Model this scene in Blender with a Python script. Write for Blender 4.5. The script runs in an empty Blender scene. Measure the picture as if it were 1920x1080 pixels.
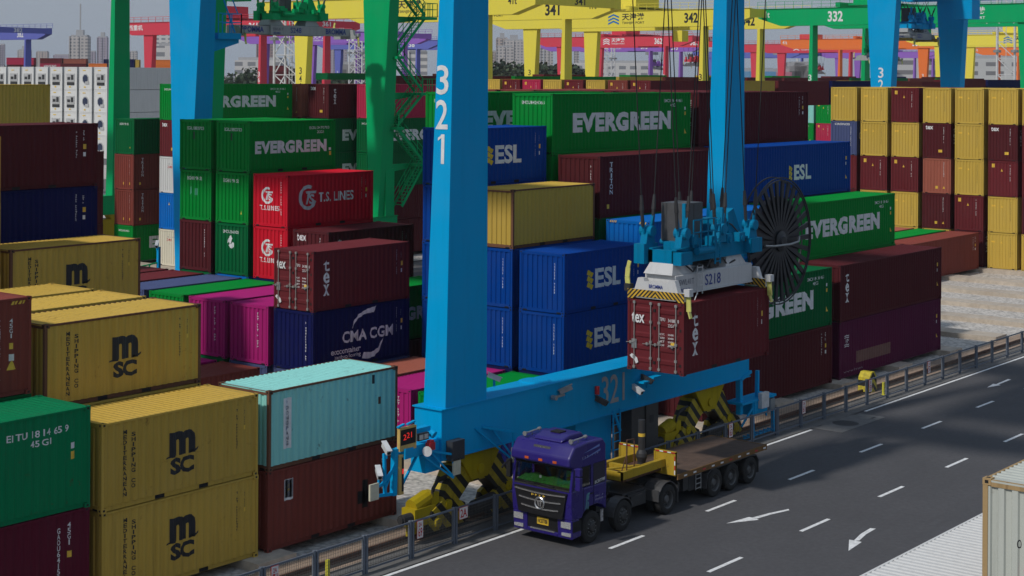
import bpy, bmesh, math, random
from mathutils import Vector, Matrix
R = math.radians
rnd = random.Random(7)
sc = bpy.context.scene
col = sc.collection

# ---------------------------------------------------------------- camera
cam = bpy.data.cameras.new("camera")
cam.sensor_width = 36.0
cam.lens = 3062.92 / 1920 * 36.0
cam.shift_x = 0.0
cam.shift_y = -399.9 / 1920
cam.clip_start = 0.5
cam.clip_end = 9000
cam_o = bpy.data.objects.new("camera", cam)
col.objects.link(cam_o)
CAMZ = 15.69
cam_o.matrix_world = (Matrix.Translation((0, 0, CAMZ)) @ Matrix.Rotation(R(38.72 - 90), 4, 'Z')
                      @ Matrix.Rotation(R(90), 4, 'X') @ Matrix.Rotation(R(0.35), 4, 'Z'))
sc.camera = cam_o

# ---------------------------------------------------------------- sky, sun, exposure
SUN = Vector((-0.70, 0.11, 0.70)).normalized()
world = bpy.data.worlds.new("World")
sc.world = world
world.use_nodes = True
wn = world.node_tree
wn.nodes.clear()
sky = wn.nodes.new("ShaderNodeTexSky")
sky.sky_type = 'NISHITA'
sky.sun_disc = False
sky.sun_elevation = math.asin(SUN.z)
sky.sun_rotation = math.atan2(SUN.x, SUN.y)
sky.altitude = 0
sky.air_density = 1.6
sky.dust_density = 1.2
sky.ozone_density = 1.5
hs = wn.nodes.new("ShaderNodeHueSaturation")
hs.inputs['Saturation'].default_value = 0.9
bg = wn.nodes.new("ShaderNodeBackground")
bg.inputs[1].default_value = 0.15
wo = wn.nodes.new("ShaderNodeOutputWorld")
wn.links.new(sky.outputs[0], hs.inputs['Color'])
veil = wn.nodes.new('ShaderNodeMix')      # thin even cloud over the clear sky
veil.data_type = 'RGBA'
veil.inputs[0].default_value = 0.8
veil.inputs[7].default_value = (3.6, 4.5, 5.9, 1)
wn.links.new(hs.outputs[0], veil.inputs[6])
wn.links.new(veil.outputs[2], bg.inputs[0])
wn.links.new(bg.outputs[0], wo.inputs[0])
sl = bpy.data.lights.new("sun", 'SUN')
sl.energy = 4.8
sl.angle = R(3.0)
sl.color = (1.0, 0.955, 0.89)
so = bpy.data.objects.new("sun", sl)
col.objects.link(so)
so.rotation_euler = SUN.to_track_quat('Z', 'Y').to_euler()
so.location = (0, 0, 120)
sc.view_settings.view_transform = 'Standard'
sc.view_settings.look = 'None'
sc.view_settings.exposure = -1.0
sc.view_settings.gamma = 1.0
try:
    sc.cycles.max_bounces = 5
    sc.cycles.diffuse_bounces = 3
    sc.cycles.glossy_bounces = 2
    sc.cycles.volume_bounces = 1
    sc.cycles.use_denoising = True
except Exception:
    pass

# ---------------------------------------------------------------- materials
def newmat(name):
    m = bpy.data.materials.new(name)
    m.use_nodes = True
    nt = m.node_tree
    nt.nodes.clear()
    out = nt.nodes.new("ShaderNodeOutputMaterial")
    b = nt.nodes.new("ShaderNodeBsdfPrincipled")
    nt.links.new(b.outputs[0], out.inputs[0])
    return m, nt, b
def nd(nt, t, **kw):
    n = nt.nodes.new(t)
    for k, v in kw.items():
        setattr(n, k, v)
    return n
def noise(nt, vec, scale, detail=4, rough=0.55, mp=None):
    if mp:
        q = nd(nt, "ShaderNodeMapping")
        q.inputs['Scale'].default_value = mp
        nt.links.new(vec, q.inputs['Vector'])
        vec = q.outputs[0]
    n = nd(nt, "ShaderNodeTexNoise")
    n.inputs['Scale'].default_value = scale
    n.inputs['Detail'].default_value = detail
    n.inputs['Roughness'].default_value = rough
    nt.links.new(vec, n.inputs['Vector'])
    return n.outputs[0]
def ramp(nt, val, a, b, ca=0.0, cb=1.0):
    n = nd(nt, "ShaderNodeMapRange")
    n.clamp = True
    n.inputs[1].default_value = a
    n.inputs[2].default_value = b
    n.inputs[3].default_value = ca
    n.inputs[4].default_value = cb
    nt.links.new(val, n.inputs[0])
    return n.outputs[0]
def mix(nt, fac, c1, c2):
    n = nd(nt, "ShaderNodeMix", data_type='RGBA')
    for i, v in ((0, fac), (6, c1), (7, c2)):
        if isinstance(v, (tuple, list)):
            n.inputs[i].default_value = (*v, 1)
        elif isinstance(v, (int, float)):
            n.inputs[i].default_value = v
        else:
            nt.links.new(v, n.inputs[i])
    return n.outputs[2]
def mul(nt, a, b):
    n = nd(nt, "ShaderNodeMath", operation='MULTIPLY')
    for i, v in ((0, a), (1, b)):
        if isinstance(v, (int, float)):
            n.inputs[i].default_value = v
        else:
            nt.links.new(v, n.inputs[i])
    return n.outputs[0]
def objvec(nt):
    tc = nd(nt, "ShaderNodeTexCoord")
    oi = nd(nt, "ShaderNodeObjectInfo")
    m = mul(nt, oi.outputs['Random'], 37.0)
    a = nd(nt, "ShaderNodeVectorMath", operation='ADD')
    nt.links.new(tc.outputs['Object'], a.inputs[0])
    nt.links.new(m, a.inputs[1])
    return a.outputs[0], oi.outputs['Random']
_mats = {}
def paint(name, rgb, rust=0.3, streak=0.3, rough=0.6, fade=0.10, spec=0.06):
    """weathered coat of paint: fading, vertical streaks of dirt, rust chips of their own shape"""
    if name in _mats:
        return _mats[name]
    m, nt, b = newmat(name)
    v, r = objvec(nt)
    h = nd(nt, "ShaderNodeHueSaturation")
    h.inputs['Color'].default_value = (*rgb, 1)
    nt.links.new(ramp(nt, r, 0, 1, 1 - fade, 1 + fade), h.inputs['Value'])
    c = h.outputs[0]
    big = noise(nt, v, 0.55, 5, 0.6)
    pale = tuple(min(1, x * 0.9 + 0.05 * (0.2 + sum(rgb) / 3)) for x in rgb)
    c = mix(nt, ramp(nt, big, 0.42, 0.75, 0, 0.5), c, pale)
    st = noise(nt, v, 1.0, 6, 0.65, (5.5, 5.5, 0.35))
    dark = tuple(x * 0.45 + 0.006 for x in rgb)
    c = mix(nt, ramp(nt, st, 0.50, 0.78, 0, streak), c, dark)
    if rust > 0:
        n1 = noise(nt, v, 3.1, 8, 0.72)
        n2 = noise(nt, v, 0.8, 3, 0.5)
        k = mul(nt, ramp(nt, n1, 0.60, 0.68, 0, 1), ramp(nt, n2, 0.45, 0.62, 0, 1))
        st2 = noise(nt, v, 1.0, 5, 0.7, (9, 9, 0.8))
        k2 = mul(nt, ramp(nt, st2, 0.62, 0.72, 0, 0.55), ramp(nt, n2, 0.40, 0.66, 0, 1))
        mx = nd(nt, "ShaderNodeMath", operation='MAXIMUM')
        nt.links.new(k, mx.inputs[0])
        nt.links.new(k2, mx.inputs[1])
        c = mix(nt, mul(nt, mx.outputs[0], min(1, rust)), c, (0.085, 0.034, 0.017))
    nt.links.new(c, b.inputs['Base Color'])
    nt.links.new(ramp(nt, big, 0.3, 0.7, rough - 0.1, rough + 0.15), b.inputs['Roughness'])
    b.inputs['Specular IOR Level'].default_value = spec
    _mats[name] = m
    return m
def plain(name, rgb, rough=0.6, metal=0.0, var=0.15, scale=4.0, emit=None):
    if name in _mats:
        return _mats[name]
    m, nt, b = newmat(name)
    v, r = objvec(nt)
    n = noise(nt, v, scale, 5, 0.6)
    c = mix(nt, ramp(nt, n, 0.3, 0.7, 0, 1), tuple(x * (1 - var) for x in rgb), tuple(min(1, x * (1 + var)) for x in rgb))
    nt.links.new(c, b.inputs['Base Color'])
    b.inputs['Roughness'].default_value = rough
    b.inputs['Metallic'].default_value = metal
    if emit:
        b.inputs['Emission Color'].default_value = (*rgb, 1)
        b.inputs['Emission Strength'].default_value = emit
    _mats[name] = m
    return m
def stripes(name, c1, c2, axis, pitch, diag=1.0):
    """diagonal hazard stripes; axis = index of the horizontal axis"""
    if name in _mats:
        return _mats[name]
    m, nt, b = newmat(name)
    tc = nd(nt, "ShaderNodeTexCoord")
    sp = nd(nt, "ShaderNodeSeparateXYZ")
    nt.links.new(tc.outputs['Object'], sp.inputs[0])
    ab = nd(nt, "ShaderNodeMath", operation='ABSOLUTE')
    nt.links.new(sp.outputs[axis], ab.inputs[0])
    a = nd(nt, "ShaderNodeMath", operation='ADD')
    nt.links.new(ab.outputs[0], a.inputs[0])
    nt.links.new(mul(nt, sp.outputs[2], diag), a.inputs[1])
    f = nd(nt, "ShaderNodeMath", operation='FRACT')
    nt.links.new(mul(nt, a.outputs[0], 1 / pitch), f.inputs[0])
    g = nd(nt, "ShaderNodeMath", operation='GREATER_THAN')
    nt.links.new(f.outputs[0], g.inputs[0])
    g.inputs[1].default_value = 0.5
    n = noise(nt, tc.outputs['Object'], 2.5, 6, 0.7)
    c = mix(nt, g.outputs[0], c1, c2)
    c = mix(nt, ramp(nt, n, 0.45, 0.75, 0, 0.7), c, (0.035, 0.026, 0.012))
    nt.links.new(c, b.inputs['Base Color'])
    b.inputs['Roughness'].default_value = 0.6
    _mats[name] = m
    return m

BLACK = plain("black_gap", (0.006, 0.006, 0.007), 0.8)
WHITE = plain("white_lettering", (0.72, 0.72, 0.72), 0.6, var=0.12, scale=3)
INK = plain("black_lettering", (0.012, 0.013, 0.018), 0.6, var=0.3, scale=3)
YEL = plain("yellow_sticker", (0.75, 0.48, 0.05), 0.6)
NAVYT = plain("blue_lettering", (0.02, 0.045, 0.25), 0.6)
REDT = plain("red_lettering", (0.50, 0.02, 0.03), 0.6)
STEEL = plain("galvanised_steel", (0.32, 0.33, 0.33), 0.45, 0.5)
LOCK = plain("zinc_lock_rod", (0.36, 0.35, 0.33), 0.45, 0.4)
DARK = plain("dark_steel", (0.028, 0.028, 0.030), 0.6)
RUBBER = plain("tyre_rubber", (0.014, 0.014, 0.014), 0.85, var=0.35, scale=9)
RUSTY = plain("rusty_steel", (0.10, 0.045, 0.026), 0.85, var=0.4)
CABLE = plain("wire_rope_steel", (0.012, 0.012, 0.013), 0.7)

# ---------------------------------------------------------------- mesh building
class MB:
    def __init__(s):
        s.v, s.f, s.m = [], [], []
    def face(s, pts, m=0):
        i = len(s.v)
        s.v += [tuple(p) for p in pts]
        s.f.append(tuple(range(i, i + len(pts))))
        s.m.append(m)
    def box(s, x0, y0, z0, x1, y1, z1, m=0):
        s.hexa([(x0, y0, z0), (x1, y0, z0), (x1, y1, z0), (x0, y1, z0), (x0, y0, z1), (x1, y0, z1), (x1, y1, z1), (x0, y1, z1)], m)
        return s
    def hexa(s, p, m=0):
        i = len(s.v)
        s.v += [tuple(q) for q in p]
        for f in ((0, 3, 2, 1), (4, 5, 6, 7), (0, 1, 5, 4), (1, 2, 6, 5), (2, 3, 7, 6), (3, 0, 4, 7)):
            s.f.append(tuple(i + k for k in f))
            s.m.append(m)
        return s
    def bar(s, p, q, w, h=None, m=0):
        """square bar from p to q"""
        h = h or w
        p, q = Vector(p), Vector(q)
        d = (q - p).normalized()
        up = Vector((0, 0, 1)) if abs(d.z) < 0.95 else Vector((1, 0, 0))
        a = d.cross(up).normalized() * (w / 2)
        b = a.cross(d).normalized() * (h / 2)
        s.hexa([p - a - b, p + a - b, q + a - b, q - a - b, p - a + b, p + a + b, q + a + b, q - a + b], m)
        return s
    def tube(s, p, q, r, n=8, m=0, r2=None, caps=True):
        p, q = Vector(p), Vector(q)
        r2 = r if r2 is None else r2
        d = (q - p).normalized()
        up = Vector((0, 0, 1)) if abs(d.z) < 0.95 else Vector((1, 0, 0))
        a = d.cross(up).normalized()
        b = a.cross(d).normalized()
        i = len(s.v)
        for k in range(n):
            t = 2 * math.pi * k / n
            o = a * math.cos(t) + b * math.sin(t)
            s.v += [tuple(p + o * r), tuple(q + o * r2)]
        for k in range(n):
            j = (k + 1) % n
            s.f.append((i + 2 * k, i + 2 * k + 1, i + 2 * j + 1, i + 2 * j))
            s.m.append(m)
        if caps:
            s.f.append(tuple(i + 2 * k for k in range(n)))
            s.f.append(tuple(i + 2 * k + 1 for k in reversed(range(n))))
            s.m += [m, m]
        return s
    def path(s, pts, r, n=6, m=0):
        for a, b in zip(pts, pts[1:]):
            s.tube(a, b, r, n, m)
        return s
    def prism(s, pts, ax, a, b, m=0):
        """polygon in the plane across axis ax, pushed from a to b"""
        def P(u, v, w):
            return {0: (w, u, v), 1: (u, w, v), 2: (u, v, w)}[ax]
        n = len(pts)
        i = len(s.v)
        s.v += [P(u, v, a) for u, v in pts] + [P(u, v, b) for u, v in pts]
        s.f.append(tuple(range(i, i + n)))
        s.f.append(tuple(range(i + 2 * n - 1, i + n - 1, -1)))
        for k in range(n):
            j = (k + 1) % n
            s.f.append((i + k, i + n + k, i + n + j, i + j))
        s.m += [m] * (n + 2)
        return s
    def lathe(s, prof, c, ax, n=24, m=0):
        """profile [(radius, along)] turned about an axis through c"""
        i = len(s.v)
        k = len(prof)
        for q in range(n):
            t = 2 * math.pi * q / n
            for r, w in prof:
                u, v = r * math.cos(t), r * math.sin(t)
                p = {0: (w, u, v), 1: (u, w, v), 2: (u, v, w)}[ax]
                s.v.append((c[0] + p[0], c[1] + p[1], c[2] + p[2]))
        for q in range(n):
            o = (q + 1) % n
            for j in range(k - 1):
                s.f.append((i + q * k + j, i + q * k + j + 1, i + o * k + j + 1, i + o * k + j))
                s.m.append(m)
        return s
    def add(s, verts, faces, m=0):
        i = len(s.v)
        s.v += [tuple(p) for p in verts]
        s.f += [tuple(i + k for k in f) for f in faces]
        s.m += [m] * len(faces)
        return s
    def mesh(s, name, mats, smooth=False, fix=True):
        me = bpy.data.meshes.new(name)
        me.from_pydata(s.v, [], s.f)
        for m in mats:
            me.materials.append(m)
        me.polygons.foreach_set('material_index', s.m)
        if fix:
            bm = bmesh.new()
            bm.from_mesh(me)
            bmesh.ops.recalc_face_normals(bm, faces=bm.faces)
            bm.to_mesh(me)
            bm.free()
        if smooth:
            me.polygons.foreach_set('use_smooth', [True] * len(me.polygons))
        me.update()
        return me
    def build(s, name, mats, parent=None, loc=None, smooth=False, fix=True):
        if not isinstance(mats, (list, tuple)):
            mats = [mats]
        return put(name, s.mesh(name, mats, smooth, fix), parent, loc)
def put(name, me, parent=None, loc=None):
    o = bpy.data.objects.new(name, me)
    col.objects.link(o)
    if parent:
        o.parent = parent
    if loc:
        o.location = loc
    return o
def tag(o, label=None, cat=None, group=None, kind=None):
    if label:
        o['label'] = label
    if cat:
        o['category'] = cat
    if group:
        o['group'] = group
    if kind:
        o['kind'] = kind
    return o
def empty(name, loc, label, cat, group=None, rz=0):
    o = bpy.data.objects.new(name, None)
    o.empty_display_size = 0.3
    col.objects.link(o)
    o.location = loc
    o.rotation_euler = (0, 0, rz)
    return tag(o, label, cat, group)
def recolour(o, m, slot=0):
    o.material_slots[slot].link = 'OBJECT'
    o.material_slots[slot].material = m
def copy_tree(o, parent=None):
    c = o.copy()
    col.objects.link(c)
    c.parent = parent
    for ch in list(o.children):
        copy_tree(ch, c)
    return c

# ---------------------------------------------------------------- lettering
_txt = {}
def text(body, bold=0.0, space=1.0):
    """outline of a line of lettering, one unit tall per em, as flat verts and faces"""
    key = (body, bold, space)
    if key in _txt:
        return _txt[key]
    cu = bpy.data.curves.new("lettering", 'FONT')
    cu.body = body
    cu.size = 1.0
    cu.offset = bold
    cu.space_character = space
    cu.resolution_u = 3
    o = bpy.data.objects.new("lettering", cu)
    col.objects.link(o)
    bpy.context.view_layer.update()
    dg = bpy.context.evaluated_depsgraph_get()
    me = bpy.data.meshes.new_from_object(o.evaluated_get(dg))
    v = [(p.co.x, p.co.y) for p in me.vertices]
    f = [tuple(p.vertices) for p in me.polygons]
    bpy.data.objects.remove(o)
    bpy.data.curves.remove(cu)
    bpy.data.meshes.remove(me)
    if not v:
        v, f = [(0, 0), (1, 0), (1, .7), (0, .7)], [(0, 1, 2, 3)]
    _txt[key] = (v, f)
    return v, f
def fit(body, u0, v0, u1, v1, bold=0.0, space=1.0):
    """lettering stretched to the rectangle u0..u1, v0..v1"""
    v, f = text(body, bold, space)
    xs = [p[0] for p in v]
    ys = [p[1] for p in v]
    a, b, c, d = min(xs), max(xs), min(ys), max(ys)
    return [(u0 + (x - a) / max(b - a, 1e-6) * (u1 - u0), v0 + (y - c) / max(d - c, 1e-6) * (v1 - v0)) for x, y in v], f
def stacked(body, u, v1, h, pitch, w, bold=0.0):
    """letters one below the other, first at the top"""
    V, F = [], []
    z = v1
    for ch in body:
        if ch != ' ':
            ww = w * (0.35 if ch in 'I1il' else 1.0)
            v, f = fit(ch, u - ww / 2, z - h, u + ww / 2, z, bold)
            F += [tuple(len(V) + k for k in q) for q in f]
            V += v
        z -= pitch
    return V, F
def strip(u, v1, n, h=0.075, w=0.07, seed=1):
    """a column of small illegible code characters"""
    q = random.Random(seed)
    V, F = [], []
    z = v1
    for k in range(n):
        if q.random() < 0.86:
            a = w * q.uniform(0.55, 1.0)
            for (x0, y0, x1, y1) in ((0, 0, .3, 1), (.3, .4, 1, .65)) if q.random() < .5 else ((0, .7, 1, 1), (.35, 0, .7, .7)):
                i = len(V)
                V += [(u + x0 * a, z - h + y0 * h * .8), (u + x1 * a, z - h + y0 * h * .8), (u + x1 * a, z - h + y1 * h * .8), (u + x0 * a, z - h + y1 * h * .8)]
                F.append((i, i + 1, i + 2, i + 3))
        z -= h
    return V, F
def rect(u0, v0, u1, v1):
    return [(u0, v0), (u1, v0), (u1, v1), (u0, v1)], [(0, 1, 2, 3)]
def poly(pts):
    return list(pts), [tuple(range(len(pts)))]
def disc(u, v, r, n=28, r2=None):
    return poly([(u + r * math.cos(2 * math.pi * k / n), v + (r2 or r) * math.sin(2 * math.pi * k / n)) for k in range(n)])
def join(*parts):
    V, F = [], []
    for v, f in parts:
        F += [tuple(len(V) + k for k in q) for q in f]
        V += v
    return V, F

# ---------------------------------------------------------------- shipping containers
CW = 2.438
SH, HC = 2.591, 2.896
L20, L40 = 6.058, 12.192
SP, EP = 0.278, 0.268            # corrugation pitch of the long side and of the end wall
def prof_side(x):
    t = (x - 0.13) % SP
    if t < .072: return 0.014
    if t < .140: return 0.014 + .036 * (t - .072) / .068
    if t < .210: return 0.050
    return 0.050 - .036 * (t - .210) / .068
def breaks_side(a, b):
    out, k = [], math.floor((a - 0.13) / SP)
    while 0.13 + k * SP < b:
        out += [0.13 + k * SP + o for o in (0, .072, .140, .210)]
        k += 1
    return [x for x in out if a < x < b]
def prof_end(y):
    t = (y - 0.15) % EP
    if t < .110: return 0.016
    if t < .135: return 0.016 + .042 * (t - .110) / .025
    if t < .243: return 0.058
    return 0.058 - .042 * (t - .243) / .025
def breaks_end(a, b):
    out, k = [], math.floor((a - 0.15) / EP)
    while 0.15 + k * EP < b:
        out += [0.15 + k * EP + o for o in (0, .110, .135, .243)]
        k += 1
    return [x for x in out if a < x < b]
def wave(mb, a, b, z0, z1, prof, brk, place, m=0):
    xs = [a] + brk(a, b) + [b]
    for p, q in zip(xs, xs[1:]):
        mb.face([place(p, prof(p), z0), place(q, prof(q), z0), place(q, prof(q), z1), place(p, prof(p), z1)], m)
def on_side(x, d, z): return (x, d, z)
def on_end(y, d, z): return (d, y, z)
def bent(geom, prof, brk, place, flip=False, lift=.004):
    """lay flat lettering onto the corrugation"""
    V, F = geom
    bm = bmesh.new()
    vs = [bm.verts.new((u, w, 0)) for u, w in V]
    for f in F:
        try:
            bm.faces.new([vs[k] for k in f])
        except ValueError:
            pass
    us = [p[0] for p in V]
    for x in brk(min(us), max(us)):
        bmesh.ops.bisect_plane(bm, geom=bm.verts[:] + bm.edges[:] + bm.faces[:], plane_co=(x, 0, 0), plane_no=(1, 0, 0), dist=1e-5)
    bm.verts.ensure_lookup_table()
    bm.verts.index_update()
    v2 = [place(v.co.x, prof(v.co.x) - lift, v.co.y) for v in bm.verts]
    f2 = [tuple(v.index for v in f.verts) for f in bm.faces]
    bm.free()
    return v2, f2

def casting_mb():
    mb = MB().box(-.004, -.004, -.004, .178, .162, .122)
    for x in (-.0065, .1805):
        mb.face([(x, .045, .03), (x, .115, .03), (x, .115, .09), (x, .045, .09)], 1)
    for y in (-.0065, .1645):
        mb.face([(.05, y, .03), (.125, y, .03), (.125, y, .09), (.05, y, .09)], 1)
    mb.face([(.05, .04, .1245), (.125, .04, .1245), (.125, .12, .1245), (.05, .12, .1245)], 1)
    return mb
_cm = {}
def cmesh(kind, L, H):
    key = (kind, L, H)
    if key in _cm:
        return _cm[key]
    mb = MB()
    ph = PAINT0
    if kind == 'side':
        wave(mb, .10, L - .10, .155, H - .075, prof_side, breaks_side, on_side)
    elif kind == 'end':
        wave(mb, .10, CW - .10, .17, H - .14, prof_end, breaks_end, on_end)
    elif kind == 'roof':
        z, p = H - .028, .209
        n = int((L - .36) / p)
        x0 = (L - n * p) / 2
        zz = [.12, x0] + [x0 + k * p + o for k in range(n) for o in (.05, .085, .135, .17)] + [L - x0, L - .12]
        hh = [0, 0] + [v for k in range(n) for v in (0, .02, .02, 0)] + [0, 0]
        for (a, h1), (b, h2) in zip(zip(zz, hh), zip(zz[1:], hh[1:])):
            mb.face([(a, .055, z + h1), (b, .055, z + h2), (b, CW - .055, z + h2), (a, CW - .055, z + h1)])
        for x in (.005, L - .36):
            mb.box(x, .06, z - .03, x + .355, CW - .06, z + .006)
    elif kind in ('frame', 'frame_c'):
        c = .12
        for x in (0, L - .10):
            for y in (0, CW - .10):
                mb.box(x, y, c, x + .10, y + .10, H - c)
        for y in (0.006, CW - .066):
            mb.box(.17, y, H - .075, L - .17, y + .06, H - .012)        # top side rail
            y1, y2 = (y + .062, y + .10) if y < 1 else (y - .03, y + .01)
            mb.box(.17, y1, 0.012, L - .17, y2, .155)                      # bottom side rail
            yy = y1 - .004 if y < 1 else y2 + .004
            if L < 7:
                for fx in (L / 2 - 1.03, L / 2 + .67):
                    mb.face([(fx, yy, .018), (fx + .36, yy, .018), (fx + .36, yy, .135), (fx, yy, .135)], 1)
        for x in (0.006, L - .066):
            mb.box(x, .16, H - .14, x + .06, CW - .16, H - .014)           # top end rail
            mb.box(x, .16, 0.03, x + .06, CW - .16, .17)                   # end sill
            xx = x - .003
            for y in (.20, CW - .42):
                mb.face([(xx, y, .032), (xx, y + .22, .032), (xx, y + .22, .085), (xx, y, .085)], 1)
        mb.box(.075, .075, .10, L - .075, CW - .075, H - .06)              # closed inner box added to block light, also stands for the back walls
        if kind == 'frame_c':
            for x in (0, L - .174):
                for y in (0, CW - .158):
                    for z in (0, H - .118):
                        q = casting_mb()
                        mb.add([(a + x, b + y, d + z) for a, b, d in q.v], q.f[:6], 0)
                        mb.add([(a + x, b + y, d + z) for a, b, d in q.v], q.f[6:], 1)
    elif kind == 'box':
        wave(mb, .08, L - .08, .14, H - .075, prof_side, breaks_side, on_side)
        wave(mb, .08, CW - .08, .17, H - .14, prof_end, breaks_end, on_end)
        for x in (0, L - .09):
            for y in (0, CW - .09):
                mb.box(x, y, 0, x + .09, y + .09, H)
        for y in (0.004, CW - .064):
            mb.box(.09, y, H - .075, L - .09, y + .06, H - .004)
            mb.box(.09, y, 0.012, L - .09, y + .06, .15)
        for x in (0.004, L - .064):
            mb.box(x, .09, H - .14, x + .06, CW - .09, H - .004)
            mb.box(x, .09, .03, x + .06, CW - .09, .17)
        mb.box(.072, .066, .08, L - .072, CW - .066, H - .02)
    elif kind == 'casting':
        mb = casting_mb()
    elif kind == 'door':
        # one leaf 1.12 m wide, pressed panels
        w, z0, z1 = (CW - .2) / 2 - .004, .17, H - .14
        mb.box(.03, 0, z0, .07, w, z1)
        n = 5
        hh = (z1 - z0) / n
        for k in range(n):
            a = z0 + k * hh + .12
            b = a + hh - .24
            pts = [(.03, a), (.004, a + .05), (.004, b - .05), (.03, b)]
            for (d1, p1), (d2, p2) in zip(pts, pts[1:]):
                mb.face([(d1 - .001, .12, p1), (d1 - .001, w - .12, p1), (d2 - .001, w - .12, p2), (d2 - .001, .12, p2)])
        for z in (.35, H * .38, H * .62, H - .35):
            mb.box(.006, -.05 if False else 0, z - .05, .03, .09, z + .05, 1)
    elif kind == 'rod':
        mb.tube((-.035, 0, .06), (-.035, 0, H - .05), .019, 8)
        for z in (.13, .5, H * .42, H * .7, H - .11):
            mb.box(-.055, -.05, z - .045, .004, .05, z + .045)
        mb.bar((-.045, 0, 1.02), (-.05, .34, 1.0), .035, .02)
        mb.box(-.055, .12, .96, .004, .2, 1.06)
    _cm[key] = mb.mesh(kind, [ph, BLACK] if kind != 'rod' else [LOCK], fix=kind not in ('side', 'end', 'roof', 'door', 'box'))
    return _cm[key]
PAINT0 = plain("primer", (0.2, 0.2, 0.2))

# ------------------------------------------------- what is painted on the walls
DES = {}
def design(name):
    def deco(fn):
        DES[name] = fn
        return fn
    return deco
def codes(L, H, m, x1=.86, x2=.56, s=1, warn=True):
    out = [('code_mark', m, strip(L - x1, H - .30, 13, .085, .075, s)), ('code_mark', m, strip(L - x2, H - .28, 6, .07, .06, s + 1)),
           ('sticker', YEL, rect(L - x2, H - 1.05, L - x2 + .14, H - .85)), ('code_mark', m, rect(L - x2, H - 1.35, L - x2 + .11, H - 1.18))]
    if warn:
        out.append(('warning_label', YEL, poly([(L - x2 - .05, .75), (L - x2 + .17, .75), (L - x2 + .06, .98)])))
    return out
def endcode(m, u=1.78, z=2.3, s=3, n=12):
    return [('code_mark', m, strip(u, z, n, .12, .07, s))]
def big(word, u0, v0, u1, v1, bold=.02, space=1.0, m=None):
    return ('lettering', m or WHITE, fit(word, u0, v0, u1, v1, bold, space))
@design('msc')
def _(L, H):
    k = H / SH
    m = fit('m', 2.52, 1.19 * k, 3.50, 1.92 * k, .06)
    sc_ = fit('SC', 2.56, .62 * k, 3.46, 1.13 * k, .05, .95)
    ul = poly([(2.36, 1.15 * k), (2.75, 1.15 * k), (2.75, 1.20 * k), (2.40, 1.20 * k)])
    ul2 = poly([(3.30, 1.17 * k), (3.62, 1.25 * k), (3.66, 1.33 * k), (3.30, 1.24 * k)])
    return {'side': [('logo', INK, join(m, sc_, ul, ul2)),
                     ('lettering', INK, join(stacked('MEDITERRANEAN', .86, 2.28 * k, .125, .152, .135, .03), stacked('SHIPPING CO', 1.17, 2.18 * k, .125, .152, .125, .03))),
                     ('code_mark', INK, strip(5.15, H - .35, 14, .09, .07, 5)), ('code_mark', INK, strip(5.48, H - .42, 7, .07, .06, 8)),
                     ('sticker', YEL, rect(5.46, H - 1.05, 5.56, H - .92))],
            'end': endcode(INK, 1.85, H - .4, 7) + [('sticker', YEL, rect(.33, H - .75, .62, H - .62))]}
@design('msc40')
def _(L, H):
    m = fit('m', 5.6, 1.35, 6.6, 2.1, .045)
    return {'side': [('logo', INK, join(m, fit('SC', 5.6, .75, 6.6, 1.28, .05, .95)))], 'end': []}
@design('yend')
def _(L, H):
    return {'side': [], 'end': endcode(INK, 1.85, H - .35, 7, 13) + [('sticker', YEL, rect(.30, H - .8, .62, H - .66)), ('warning_label', YEL, poly([(1.05, H - .85), (1.25, H - .85), (1.15, H - .66)]))]}
@design('mend')
def _(L, H):
    return {'side': codes(L, H, WHITE), 'end': endcode(WHITE, 1.78, H - .3, 9, 11) + [('sticker', YEL, rect(.30, H - .55, .52, H - .25)), ('warning_label', YEL, poly([(1.02, H - .85), (1.22, H - .85), (1.12, H - .64)]))]}
@design('mend2')
def _(L, H):
    return {'side': codes(L, H, WHITE), 'end': endcode(WHITE, 1.78, H - .3, 19, 11) + [('sticker', YEL, rect(1.1, .40, 1.3, .62)), ('warning_label', YEL, poly([(1.72, .42), (1.92, .42), (1.82, .62)]))]}
@design('texend')
def _(L, H):
    return {'side': [('lettering', WHITE, stacked('tex', .78, H - .36, .40, .46, .30, .02))] + codes(L, H, WHITE),
            'end': [big('tex', .22, H - .52, .90, H - .18, .03)] + endcode(WHITE, 1.78, H - .3, 12, 11) + [('sticker', YEL, rect(1.35, .50, 1.70, .72))]}
@design('tex')
def _(L, H):
    return {'side': [('lettering', WHITE, stacked('tex', .80, H - .42, .48, .52, .34, .02))] + codes(L, H, WHITE),
            'end': [big('tex', .28, H - .85, .95, H - .45, .03)] + endcode(WHITE, 1.85, H - .5, 12, 8)}
@design('texdoor')
def _(L, H):
    rows = []
    for k, t in enumerate(('MAX.WT.', 'TARE', 'NET', 'CU.CAP.')):
        z = 1.46 - k * .13
        rows += [fit(t, 1.38, z - .075, 1.64, z), fit('30480', 1.78, z - .07, 2.02, z)]
    return {'side': [('lettering', WHITE, stacked('tex', .80, H - .42, .48, .52, .34, .02))] + codes(L, H, WHITE, warn=False),
            'end': [big('tex', .20, H - .85, .76, H - .47, .02), ('lettering', WHITE, join(fit('TEMU', 1.42, 1.90, 1.66, 2.02), fit('341885 0', 1.78, 1.88, 2.24, 2.0), fit('22G1', 1.78, 1.70, 2.02, 1.81), *rows)),
                    ('sticker', YEL, rect(1.90, 1.06, 2.06, 1.17)), ('warning_label', INK, poly([(1.92, 1.0), (2.05, 1.0), (1.985, .86)])),
                    ('data_plate', STEEL, rect(.20, .80, .42, 1.14)), ('torn_paper', WHITE, poly([(.12, .52), (.22, .60), (.45, .46), (.50, .30), (.40, .24), (.33, .38), (.2, .44)]))]}
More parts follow.
